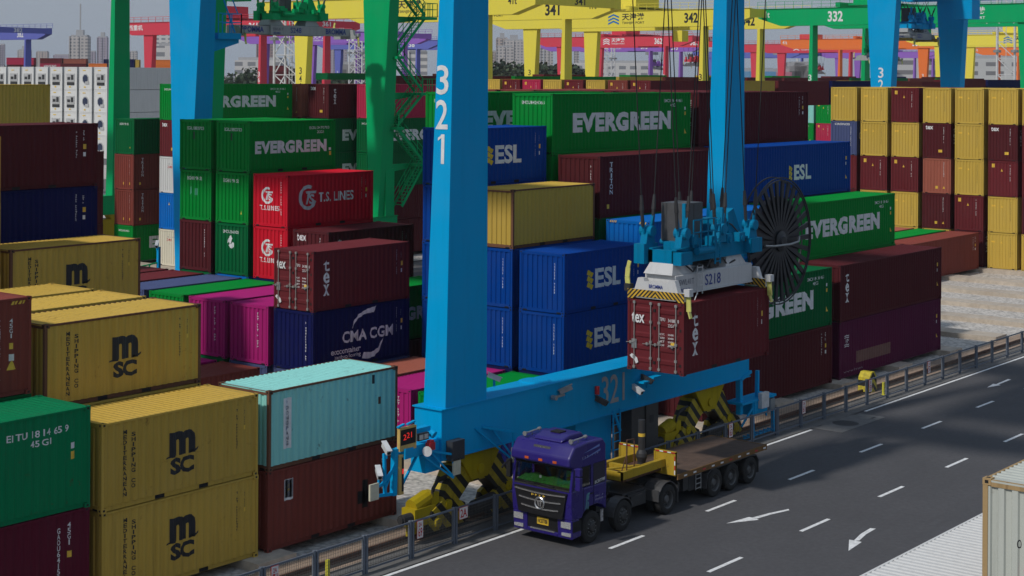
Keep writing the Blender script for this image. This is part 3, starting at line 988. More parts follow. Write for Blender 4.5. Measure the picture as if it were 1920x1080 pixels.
# --- second block, beyond the cross road
GB = 'containers in the block behind the road'
stack(84.3, 106.9, L40, [('H', 'eg', 'eg40', 'green container at the foot of the two brown ones, left middle distance'), ('H', 'brn', 'triton', 'lower brown container with vertical letters, left middle distance'),
                         ('H', 'brn', 'triton', 'upper brown container with vertical letters, left middle distance'), ('H', 'egd', 'eg_end', 'scuffed dark green container on the brown pair')], '', GB)
stack(84.3, 101.2, L40, [('H', 'cream', 'white_codes', 'cream container end at the foot of the narrow column left of the green stack'), ('H', 'blue', 'blue_end', 'bright blue container end above the cream one'),
                         ('H', 'white', 'white_codes', 'white container end with faint codes above the blue one'), ('H', 'mar', 'texend', 'maroon container end above the white one'),
                         ('H', 'eg', 'eg40', 'green long container on top, wordmark half hidden by the far blue leg')], '', GB)
stack(97.5, 101.2, L40, [('H', 'mard'), ('H', 'mard'), ('H', 'mar'), ('H', 'brn', 'none', 'brown container under the orange brown end behind the green wordmark'), ('H', 'brick', 'mend2', 'orange brown container end on top behind the green wordmark container')], 'the orange brown stack', GB, skip=1)
stack(97.5, 97.9, L40, [('H', 'mard'), ('H', 'egd'), ('H', 'egd', 'eg40', 'dark green container, third up, left of the tall green leg'), ('H', 'egd', 'eg40', 'dark green container, fourth up, left of the tall green leg'),
                        ('H', 'mard', 'texend', 'dark maroon container with small white letters on top, left of the tall green leg')], 'the stack left of the tall leg', GB)
stack(100.3, 94.9, L40, [('H', 'mard', 'none', 'dark maroon container on the ground behind the stair tower'), ('H', 'mard', 'none', 'dark maroon container second up behind the stair tower'),
                         ('H', 'egd', 'none', 'dark green container third up behind the stair tower'), ('H', 'egd', 'eg40', 'dark green container with wordmark behind the stair tower'), ('H', 'crim', 'none', 'crimson container on top behind the stair tower')], '', GB)
stack(71.4, 109.9, L40, [('H', 'mard', 'none', 'dark maroon container low between the left stack and the brown lettered pair'), ('H', 'mard', 'none', 'dark maroon container second up in the narrow gap at left'), (3.1, 'mard', 'none', 'dark maroon container with dusty roof in the narrow gap at left')], '', GB)
stack(71.4, 112.8, L40, [('H', 'navy'), ('H', 'navy', 'none', 'second navy container behind the dusty maroon roof'), ('H', 'blue'), ('H', 'esl', 'none', 'blue container roof strip at the foot of the slim green leg')], 'the blue stack at the slim green leg', GB, zb=-1.8, skip=1)
stack(58.2, 98.7, L40, [('H', 'msc'), ('H', 'msc'), ('H', 'mard'), ('H', 'mard', 'none', 'dark container beneath the olive yellow one at the left edge'), ('H', 'msc', 'yend', 'olive yellow long container on top at the left edge, before the white reefers')], 'the olive yellow stack', GB, skip=2)
# front row of that block, far right part: tops only
FAR = 'far container tops behind the near block'
cs = ['yel', 'yel', 'yel', 'mar', 'crim', 'yel', 'mar', 'yel', 'brn', 'mar']
for i in range(10):
    y = 118.3 - i * RP
    stack(138.4, y, L40, [('H', 'mard')] * 3 + [('H', cs[(i * 3 + 1) % 10], 'yend' if cs[(i * 3 + 1) % 10] == 'yel' else 'mend', f'{NICE[cs[(i * 3 + 1) % 10]]} far container, lower tier, number {i + 1} from the left in the distant row'),
          ('H', cs[i], 'yend' if cs[i] == 'yel' else 'mend', f'{NICE[cs[i]]} far container end, number {i + 1} from the left in the distant row of ends')], '', FAR, zb=.7, skip=3)
for i, c in enumerate(['yel', 'mar', 'navy', 'brn']):
    x = 151.5 + 13 * i
    stack(x, 92.9, L40, [('H', 'mard')] * 4 + [('H', c, 'none', f'far {NICE[c]} long container beside the second blue leg in the distant row')], '', FAR, zb=.7, skip=4)
stack(193, 98, L40, [('H', 'mard')] * 4 + [('H', 'msc', 'msc40', 'far mustard long container with small black logo right of the second blue leg')], '', FAR, zb=.7, skip=4)
for i, (y, cc, ds) in enumerate([(110.9, ['eg', 'eg', 'egd'], 'eg_end'), (108.0, ['eg', 'teal', 'eg'], 'eg_end'), (105.2, ['crim', 'eg', 'brn'], 'mend'), (102.4, ['mar', 'mar', 'mar'], 'mend'), (99.6, ['mar', 'mar', 'mard'], 'mend'), (96.8, ['brn', 'egd', 'egd'], 'eg_end'), (94.0, ['mar', 'mar', 'mar'], 'mend')]):
    stack(201 if i else 198, y, L40, [('H', 'mard')] * 2 + [('H', c, ds, f'far {NICE[c]} end, {("lower", "middle", "top")[t]} tier, column {i + 1} left to right beyond the wall') for t, c in enumerate(cc)], '', FAR, zb=.6, skip=2)
for i, (x, y, c) in enumerate([(214, 93.9, 'mar'), (227, 93.9, 'navy'), (240, 93.9, 'crim'), (253, 93.9, 'yel'), (266, 93.9, 'mard'), (280, 93.9, 'mard'), (293, 93.9, 'brn')]):
    stack(x, y, L40, [('H', 'mard')] * 4 + [('H', c, 'none', f'far {NICE[c]} long container, number {i + 1} from the left above the right-hand wall')], '', FAR, zb=.9, skip=4)
# third block: white reefers with machinery ends, then mixed long boxes
GR = 'white refrigerated containers'
ry = 155.2
for i in range(8):
    for t in range(6):
        if t < 2:
            continue
        lab = f"white refrigerated container, {['', '', 'fourth', 'third', 'second', 'top'][t]} {'from the top' if t < 4 else 'tier' if t == 5 else 'from the top'}, column {i + 1} from the slim green leg"
        x, z = 118.5, .35 + t * 2.66
        r = empty('refrigerated_container', (x, ry + i * 2.86, z), lab, 'refrigerated container', GR)
        if 'reefer_m' not in _cm:
            mb = MB()
            mb.box(.02, .02, .02, L40, CW - .02, 2.62)
            for yy in (0, CW - .1):
                mb.box(-.01, yy, 0, .1, yy + .1, 2.65)
            for zz in (0, 2.52):
                mb.box(-.008, .1, zz, .1, CW - .1, zz + .12)
            for q in range(40):
                mb.box(.25 + q * .3, .0, .16, .40 + q * .3, .03, 2.5)
            _cm['reefer_m'] = mb.mesh('shell', [C['white']])
            g1 = MB()
            g1.box(-.05, .5, 1.05, .04, 1.9, 1.75)
            _cm['ru1'] = MB().box(-.03, .42, .95, .05, 2.02, 1.85, 0).box(-.045, .62, 1.12, .0, 1.1, 1.7, 1).box(-.045, 1.25, 1.12, 0, 1.8, 1.45, 1).box(-.04, .5, .5, .02, 1.9, .85, 1).mesh('cooling_unit', [plain("unit_grey", (.42, .42, .42)), DARK])
            n = MB()
            n.prism([(1.22 + .62 * math.cos(R(22.5 + 45 * q)), 1.25 + .62 * math.sin(R(22.5 + 45 * q))) for q in range(8)], 0, -.03, .05, 0)
            n.prism([(1.22 + .5 * math.cos(R(22.5 + 45 * q)), 1.25 + .5 * math.sin(R(22.5 + 45 * q))) for q in range(8)], 0, -.045, .0, 1)
            n.box(-.05, .55, .62, 0, 1.2, .95, 0)
            _cm['ru2'] = n.mesh('cooling_unit', [plain("unit_grey", (.42, .42, .42)), plain("fan_navy", (.02, .03, .07))])
            _cm['rst'] = MB().add([(-.012, 1.5, .2), (-.012, 1.2, .2), (-.012, 1.2, .36), (-.012, 1.5, .36)], [(0, 1, 2, 3)]).add([(-.012, 1.75, 2.2), (-.012, 1.2, 2.2), (-.012, 1.2, 2.3), (-.012, 1.75, 2.3)], [(0, 1, 2, 3)]).mesh('sticker', [YEL])
        put('shell', _cm['reefer_m'], r)
        put('cooling_unit', _cm['ru2' if i in (0, 1) and t < 5 or i == 1 else 'ru1'], r)
        put('sticker', _cm['rst'], r)
cm3 = ['egd', 'mar', 'eg', 'mard', 'brn', 'yel', 'navy', 'egd', 'eg', 'mar']
q3 = random.Random(3)
n = 0
for i in range(24):
    x = 40 + i * 13
    if x < 150:
        continue
    c = cm3[q3.randrange(10)]
    n += 1
    stack(x, 146.2, L40, [('H', 'mard')] * 4 + [('H', c, 'none', f'far {NICE[c]} long container, number {n} along the front of the third block')], '', FAR, zb=1.0, skip=4)
for i in range(14):
    x = 40 + i * 26
    if x < 150:
        continue
    c = cm3[(i * 7 + 2) % 10]
    stack(x, 171, L40, [('H', 'mard')] * 5 + [(1.0, c, 'none', f'distant {NICE[c]} long container, number {i + 1} along the rear of the third block')], '', FAR, zb=.3, skip=5)
# white containers on the near side of the road
GN = 'white containers on the near side of the road'
stack(29.8, 12.4 - CW, L40, [('S', 'gwhite'), ('S', 'gwhite', 'none', 'greyish white container under the rust cornered one, bottom right corner'), ('S', 'gwhite', 'white_yard', 'greyish white container end with rusty corner post, bottom right corner', False, dict(rustpost=RUSTY_Y))], 'the white stack in the bottom right corner', GN)
stack(27.3, 15.3 - CW, L40, [('S', 'gwhite'), ('S', 'white', 'none', 'white ribbed container roof in the bottom right corner beside the road')], 'the white stack beside the road', GN)
# the container on the hook
container(49.42, 31.68, 4.94, L20, SH, C['mar'], 'texdoor', 'maroon container with closed doors hanging from the spreader above the truck', None, True, 0)

# ---------------------------------------------------------------- ground
def ground_mat(name, rgb, var, scale, spots=None, bump=0.0, bscale=60, rough=0.9, joints=None):
    m, nt, b = newmat(name)
    ge = nd(nt, "ShaderNodeNewGeometry")
    v = ge.outputs['Position']
    n1 = noise(nt, v, scale, 8, 0.65)
    n2 = noise(nt, v, scale * 0.07, 4, 0.6)
    c = mix(nt, ramp(nt, n1, 0.3, 0.7), tuple(x * (1 - var) for x in rgb), tuple(x * (1 + var) for x in rgb))
    c = mix(nt, ramp(nt, n2, 0.35, 0.7, 0, .45), c, tuple(x * 0.7 for x in rgb))
    if spots:
        n3 = noise(nt, v, 0.55, 6, 0.7, (0.25, 1.6, 1))
        c = mix(nt, ramp(nt, n3, 0.52, 0.72, 0, .55), c, spots)
    if bump:
        vo = nd(nt, "ShaderNodeTexVoronoi")
        vo.inputs['Scale'].default_value = bscale
        nt.links.new(v, vo.inputs['Vector'])
        c = mix(nt, ramp(nt, vo.outputs['Distance'], 0.2, 0.75, 0, .75), c, tuple(x * 0.22 for x in rgb))
        c = mix(nt, mul(nt, vo.outputs['Color'], .6), c, tuple(min(1, x * 1.35) for x in rgb))
        bp = nd(nt, "ShaderNodeBump")
        bp.inputs['Strength'].default_value = bump
        bp.inputs['Distance'].default_value = 0.03
        nt.links.new(vo.outputs['Distance'], bp.inputs['Height'])
        bp.invert = True
        nt.links.new(bp.outputs[0], b.inputs['Normal'])
    nt.links.new(c, b.inputs['Base Color'])
    b.inputs['Roughness'].default_value = rough
    return m
ASPH = ground_mat('asphalt', (.080, .078, .083), .18, 5, (.062, .061, .065))
GRAV = ground_mat('gravel', (.58, .54, .49), .35, 3, None, 1.0, 5)
CONC = ground_mat('concrete', (.50, .43, .35), .2, 2.5, (.36, .28, .21))
BCONC = ground_mat('brown_concrete', (.40, .29, .21), .2, 2.0, (.24, .17, .125))
GCONC = ground_mat('grey_concrete_strip', (.16, .155, .15), .25, 2.5, (.10, .10, .10))
MARK = plain('road_paint', (.78, .78, .77), .7, var=.22, scale=7)
def sheet(name, x0, y0, x1, y1, z, m, kind='structure'):
    mb = MB()
    mb.face([(x0, y0, z), (x1, y0, z), (x1, y1, z), (x0, y1, z)])
    return tag(mb.build(name, m, fix=False), kind=kind)
sheet('ground', -1500, -600, 6500, 7000, -.05, ground_mat('yard_ground', (.15, .14, .135), .2, 3))
sheet('road', -100, 15.6, 700, 35.05, 0, ASPH)
sheet('cross_road', -100, 72.6, 700, 87.8, 0, ASPH)
for a, b_ in ((38.1, 70), (92, 122), (144, 174), (196, 226), (248, 278)):
    sheet('gravel_bed', -60, a, 700, b_, .03, GRAV)
sheet('pavement', -100, 35.05, 700, 36.42, .025, GCONC)
sheet('pavement', -100, 36.42, 700, 38.1, .07, BCONC)
MB().box(-100, 35.98, .02, 700, 36.05, .05).build('kerb', GCONC)
tag(bpy.data.objects['kerb'], kind='structure')
tag(MB().box(-100, 36.385, 0, 700, 36.42, .07).build('kerb', GCONC), kind='structure')
# road markings: one sheet of paint each
def marking(pts, nm='road_marking', z=.005):
    mb = MB()
    mb.face([(x, y, z) for x, y in pts])
    return tag(mb.build(nm, MARK, fix=False), kind='structure')
def line(x0, x1, y, w):
    marking([(x0, y - w / 2), (x1, y - w / 2), (x1, y + w / 2), (x0, y + w / 2)])
line(-60, 65.0, 34.93, .15)
line(70.2, 400, 34.93, .15)
for k in range(-4, 16):
    line(44.33 + 6.03 * k, 46.33 + 6.03 * k, 31.27, .15)
    line(44.25 + 6.0 * k, 46.30 + 6.0 * k, 27.40, .15)
def arrow(x, y, s=1):
    """turn arrow: head at low x, tail sweeping away"""
    pts = [(x, y - .02)]
    marking([(x, y), (x + 2.0, y + .55), (x + 1.75, y + .12), (x + 2.05, y - .34)])
    tail = [(x + 1.75, y + .12), (x + 3.1, y + .20), (x + 4.6, y + .02), (x + 4.7, y - .18), (x + 3.1, y + .0), (x + 1.95, y - .12)]
    marking(tail)
from_px = [(50.6, 29.55)]
marking([(49.43, 29.9), (50.69, 29.71), (50.71, 29.52), (50.6, 29.25)])
marking([(50.70, 29.58), (51.6, 29.42), (52.55, 29.16), (52.41, 29.04), (51.5, 29.27), (50.62, 29.39)])
marking([(49.2, 25.05), (50.4, 25.64), (50.45, 25.42), (50.42, 25.18)])
marking([(50.40, 25.47), (51.3, 25.66), (52.16, 25.73), (52.22, 25.55), (51.4, 25.50), (50.54, 25.33)])
marking([(79.62, 32.89), (80.79, 33.05), (80.80, 32.83), (80.73, 32.61)])
marking([(80.81, 32.90), (82.55, 32.97), (82.55, 32.8), (80.77, 32.76)])
# steel hatch in the road
hb = MB().box(65.3, 33.6, .004, 69.6, 35.3, .012)
hb.lathe([(.01, .016), (.55, .016), (.6, .012)], (67.2, 34.4, 0), 2, 20, 1)
for a, b_ in ((65.8, 35.0), (69.2, 34.9), (68.9, 33.9)):
    hb.box(a, b_, .012, a + .35, b_ + .12, .017, 1)
tag(hb.build('road_hatch', [GCONC, DARK]), 'square steel hatch with round lid let into the road edge', 'hatch')
# concrete bearers the containers stand on, one across each bay joint
BE = 'concrete bearers under the containers'
for i in range(-2, 17):
    x = 29.28 + 6.5 * i
    o = MB().box(x - .82, 38.08, -.04, x + .82, 69.6, .316).build('concrete_bearer', CONC)
    vis = {1: 'concrete bearer end between the front mustard and brown containers', 2: 'concrete bearer end by the yellow wheel bogie', 10: 'nearest of the bare concrete bearers at right', 11: 'second of the bare concrete bearers at right from the fence side',
           12: 'third of the bare concrete bearers at right', 13: 'fourth bare concrete bearer at right', 7: 'concrete bearer end between the dark maroon and plum containers', 9: 'concrete bearer end at the right end of the plum container'}
    tag(o, vis.get(i, f'concrete bearer across the bay joint, number {i + 3} along the near block'), 'bearer', BE)
for i in range(0, 20):
    x = 97 + 13.2 * (i - 2)
    tag(MB().box(x - .9, 92.6, -.04, x + .9, 122, .31).build('concrete_bearer', CONC), f'concrete bearer number {i + 1} along the block beyond the cross road', 'bearer', 'concrete bearers of the second block')
# crane rails
def rail(y, z0):
    mb = MB()
    mb.box(-80, y - .075, z0, 420, y + .075, z0 + .03)
    mb.box(-80, y - .012, z0 + .03, 420, y + .012, z0 + .12)
    mb.box(-80, y - .04, z0 + .12, 420, y + .04, z0 + .16)
    return mb
tag(rail(36.95, .075).build('crane_rail', RUSTY), 'rusty crane rail running behind the mesh fence', 'rail')
tag(rail(71.0, 0).build('crane_rail', RUSTY), 'rusty crane rail along the far side of the near block', 'rail')
tag(sheet('groove', -80, 36.62, 420, 37.28, .074, plain('rail_groove', (.03, .024, .02), .9)), kind='structure')

# ---------------------------------------------------------------- mesh fence along the road
FEN = paint('fence_grey_blue', (.145, .165, .20), .05, .2, .5)
fe = empty('mesh_fence', (0, 35.52, 0), 'grey steel mesh fence with double posts between road and crane rail', 'fence')
fx0, dx = 22.0, 2.155
npost = 48
pm = MB().box(-.10, -.045, 0, -.025, .045, 1.24).box(.025, -.045, 0, .10, .045, 1.24).box(-.13, -.09, 0, .13, .09, .012).box(-.025, -.02, .3, .025, .02, .36).box(-.025, -.02, .9, .025, .02, .96).box(-.105, -.05, 1.24, -.02, .05, 1.255).mesh('post', [FEN])
def panel(fine):
    mb = MB()
    a, b_ = .10, dx - .10
    mb.box(a, -.025, 1.16, b_, .025, 1.22)
    mb.box(a, -.025, .14, b_, .025, .19)
    n = int((b_ - a) / fine)
    for k in range(1, n):
        x = a + k * (b_ - a) / n
        mb.box(x - .004, -.004, .19, x + .004, .004, 1.16, 1)
    for k in range(1, 10 if fine < .12 else 5):
        z = .19 + k * .97 / (10 if fine < .12 else 5)
        mb.box(a, -.003, z - .003, b_, .003, z + .003, 1)
    return mb.mesh('panel', [FEN, plain('mesh_wire', (.10, .10, .10), .6)])
pf, pc = panel(.075), panel(.15)
for k in range(npost):
    x = fx0 + k * dx + (.15 if k else 0) * 0
    put('post', pm, fe, (x, 0, 0))
    if k < npost - 1:
        put('panel', pf if x < 52 else pc, fe, (x, 0, 0))
# number plates on the fence
def plate(x, w, h, z, lines, label):
    r = empty('number_plate', (x, 35.44, z), label, 'sign', 'number plates on the fence')
    mb = MB().box(0, -.006, 0, w, .006, h).box(.012, -.0085, .012, w - .012, -.006, h - .012, 1)
    mb.build('plate', [plain('plate_red', (.5, .03, .04)), plain('plate_white', (.72, .70, .68))], r)
    for t, u0, v0, u1, v1 in lines:
        v, f = fit(t, u0 * w, v0 * h, u1 * w, v1 * h, .02)
        MB().add([(a, -.012, c) for a, c in v], f).build('lettering', REDT, r, fix=False)
def xat(px, y=35.44, z=1.0):
    """where the sight line through that column of the photograph meets the fence line"""
    a = (px - 960) / 3062.92
    return y * (FX + a * FY) / (FY - a * FX)
for px, t in ((514, '71'), (787, '69'), (1371, '63'), (1508, '61'), (1633, '59'), (1743, '57')):
    plate(xat(px), .30, .58, .62, [('2A', .25, .66, .75, .90), (t, .18, .10, .82, .60)], f'white plate with red 2A {t} hanging on the mesh fence')
plate(xat(866), .44, .40, .80, [('2A', .12, .15, .88, .85)], 'wide white plate with red 2A on the mesh fence by the bogie')
for px in (620, 1660):
    tag(MB().box(-.05, -.05, 0, .05, .05, .62).box(-.14, -.10, 0, .10, .06, .03).build('marker_post', plain('marker_yellow', (.62, .58, .04)), loc=(xat(px, 36.0), 36.0, .03)),
        'small yellow marker post behind the mesh fence near plate ' + ('71' if px < 900 else '59'), 'marker post', 'yellow marker posts by the rail')
# striped rail buffer
bf = MB()
bf.prism([(-.45, 0), (.45, 0), (.38, .75), (.15, 1.0), (-.15, 1.0), (-.38, .75)], 1, -.3, .3)
tag(bf.build('rail_buffer', stripes('buffer_stripes', (.62, .50, .03), (.012, .012, .012), 0, .5), loc=(xat(1630, 36.9), 36.9, .07)), 'black and yellow striped buffer standing on the crane rail', 'buffer')

# ---------------------------------------------------------------- rail mounted gantry cranes
CR = {
 'blue': paint('crane_blue', (.0, .34, .68), .03, .16, .45, fade=.03),
 'green': paint('crane_green', (.0, .38, .125), .02, .14, .45, fade=.03),
 'yellow': paint('crane_yellow', (.78, .66, .08), .02, .12, .5, fade=.03),
 'red': paint('crane_red', (.62, .055, .085), .02, .12, .5, fade=.03),
 'purple': paint('crane_purple', (.28,.125,.50), .02, .12, .5, fade=.03),
 'violet': paint('crane_violet', (.13,.15,.48), .02, .12, .5, fade=.03),
 'orange': paint('crane_orange', (.78,.18,.04), .02, .12, .5, fade=.03),
}
BOGY = paint('bogie_yellow', (.46, .34, .012), .25, .5, .5)
BOGS = stripes('bogie_stripes', (.46, .34, .012), (.010, .010, .010), 0, .62, 1.0)
BEIGE = plain('sensor_beige', (.58, .55, .42), .5)
SIGNY = plain('sign_yellow', (.60, .40, .12), .5)
LED = plain('red_lamp', (.9, .03, .02), .5, emit=1.2)
CAMW = plain('camera_white', (.60, .60, .60), .4)
ZG, ZGT = 23.7, 26.4
def add_text(parent, m, body, geom_fn, name='lettering'):
    mb = MB()
    for g in geom_fn:
        mb.add(*g)
    return mb.build(name, m, parent, fix=False)
def face_x(x, geom):
    """lettering on a wall that looks towards -x; u runs from the viewer's left (high y)"""
    v, f = geom
    return [(x, -u, w) for u, w in v], f
def face_y(y, geom):
    v, f = geom
    return [(u, y, w) for u, w in v], f
def handrail(mb, pts, h=1.1, gap=1.5, w=.05):
    for a, b in zip(pts, pts[1:]):
        a, b = Vector(a), Vector(b)
        n = max(1, int((b - a).length / gap))
        for k in range(n + 1):
            p = a.lerp(b, k / n)
            mb.bar(p, p + Vector((0, 0, h)), w)
        for hh in (h, h * .55):
            mb.bar(a + Vector((0, 0, hh)), b + Vector((0, 0, hh)), w)
def bogie(parent, name, xc, y, far=False):
    b = MB()
    b.prism([(xc - 1.25, 2.775), (xc + 1.25, 2.775), (xc + .42, 1.72), (xc - .42, 1.72)], 1, y - .40, y + .40)
    o = b.build(name, BOGY, parent)
    if far:
        MB().prism([(xc - 2.6, .5), (xc - 1.9, 2.3), (xc + 1.9, 2.3), (xc + 2.6, .5)], 1, y - .33, y + .33).build('wheel_frame', BOGY, o)
        return o
    b = MB()
    b.lathe([(.01, -.46), (.17, -.46), (.17, .46), (.01, .46)], (xc, y, 2.05), 1, 14)
    b.build('pin', BOGY, o)
    e = MB()
    e.prism([(xc - 2.15, .95), (xc - 1.75, 1.55), (xc - 1.2, 2.35), (xc - .3, 2.25), (xc + .3, 2.25), (xc + 1.2, 2.35), (xc + 1.75, 1.55), (xc + 2.15, .95), (xc + 1.35, .85), (xc + .45, 1.62), (xc - .45, 1.62), (xc - 1.35, .85)], 1, y - .30, y + .30)
    e.build('equaliser', BOGS, o)
    for s in (-1, 1):
        c = xc + s * 1.62
        t = MB()
        t.prism([(c - 1.12, .44), (c - .86, 1.02), (c - .35, 1.26), (c + .35, 1.26), (c + .86, 1.02), (c + 1.12, .44), (c + .8, .34), (c - .8, .34)], 1, y - .36, y - .20)
        t.prism([(c - 1.12, .44), (c - .86, 1.02), (c - .35, 1.26), (c + .35, 1.26), (c + .86, 1.02), (c + 1.12, .44), (c + .8, .34), (c - .8, .34)], 1, y + .20, y + .36)
        t.box(c - .5, y - .2, .9, c + .5, y + .2, 1.15)
        t.build('wheel_truck', BOGS, o)
        for q in (-.58, .58):
            MB().lathe([(.02, -.07), (.30, -.07), (.31, .05), (.36, .06), (.36, .09), (.02, .09)], (c + q, y, .548), 1, 20).build('wheel', DARK, o)
            MB().lathe([(.02, -.44), (.15, -.44), (.20, -.37), (.20, -.36)], (c + q, y, .60), 1, 12).build('bearing_cap', BOGY, o)
        MB().lathe([(.02, -.40), (.16, -.40), (.16, .40), (.02, .40)], (c, y, 1.12), 1, 14).build('pivot', BOGY, o)
    m = MB()
    m.box(xc - 3.25, y - .30, .62, xc - 2.2, y + .30, 1.22).box(xc - 3.4, y - .12, .35, xc - 2.5, y - .02, .95)
    m.tube((xc - 3.1, y, 1.25), (xc - 2.35, y, 1.45), .26, 12)
    m.box(xc - 2.35, y - .26, .55, xc - 2.0, y + .26, 1.6)
    m.build('drive_housing', BOGY, o)
    m = MB()
    m.tube((xc - 3.7, y - .1, .95), (xc - 3.2, y - .1, .95), .17, 12)
    m.lathe([(.0, -3.78 + 3.7), (.12, -3.78 + 3.7), (.12, 0)], (xc - 3.7, y - .1, .95), 0, 10)
    m.box(xc - 1.0, y - .44, .52, xc + 1.0, y - .30, .80)
    m.tube((xc - .5, y - .5, .85), (xc + .6, y - .5, .95), .19, 12)
    m.build('motor', DARK, o)
    h = MB()
    h.path([(xc - 2.3, y - .2, 1.35), (xc - 2.32, y - .25, 1.75), (xc - 2.05, y - .25, 2.02), (xc - 1.5, y - .25, 2.08)], .045, 8)
    h.path([(xc - 2.15, y - .1, 1.35), (xc - 2.15, y - .15, 1.7), (xc - 1.95, y - .15, 1.9), (xc - 1.5, y - .15, 1.95)], .04, 8)
    h.build('cable_hose', DARK, o)
    return o
def sightcam(parent, x, y, z, m=CAMW, yaw=-.5):
    mb = MB()
    d = Vector((math.cos(yaw), math.sin(yaw), -.45)).normalized()
    p = Vector((x, y, z))
    mb.bar(p - d * .24, p + d * .24, .15, .17)
    mb.bar(p - d * .25 + Vector((0, 0, .10)), p + d * .32 + Vector((0, 0, .10)), .18, .025)
    o = mb.build('camera', m, parent)
    MB().tube(p + d * .24, p + d * .26, .06, 10).build('lens', BLACK, o)
    MB().bar(p, p - Vector((0, 0, .32)), .06).build('bracket', CR['blue'], o)
    return o
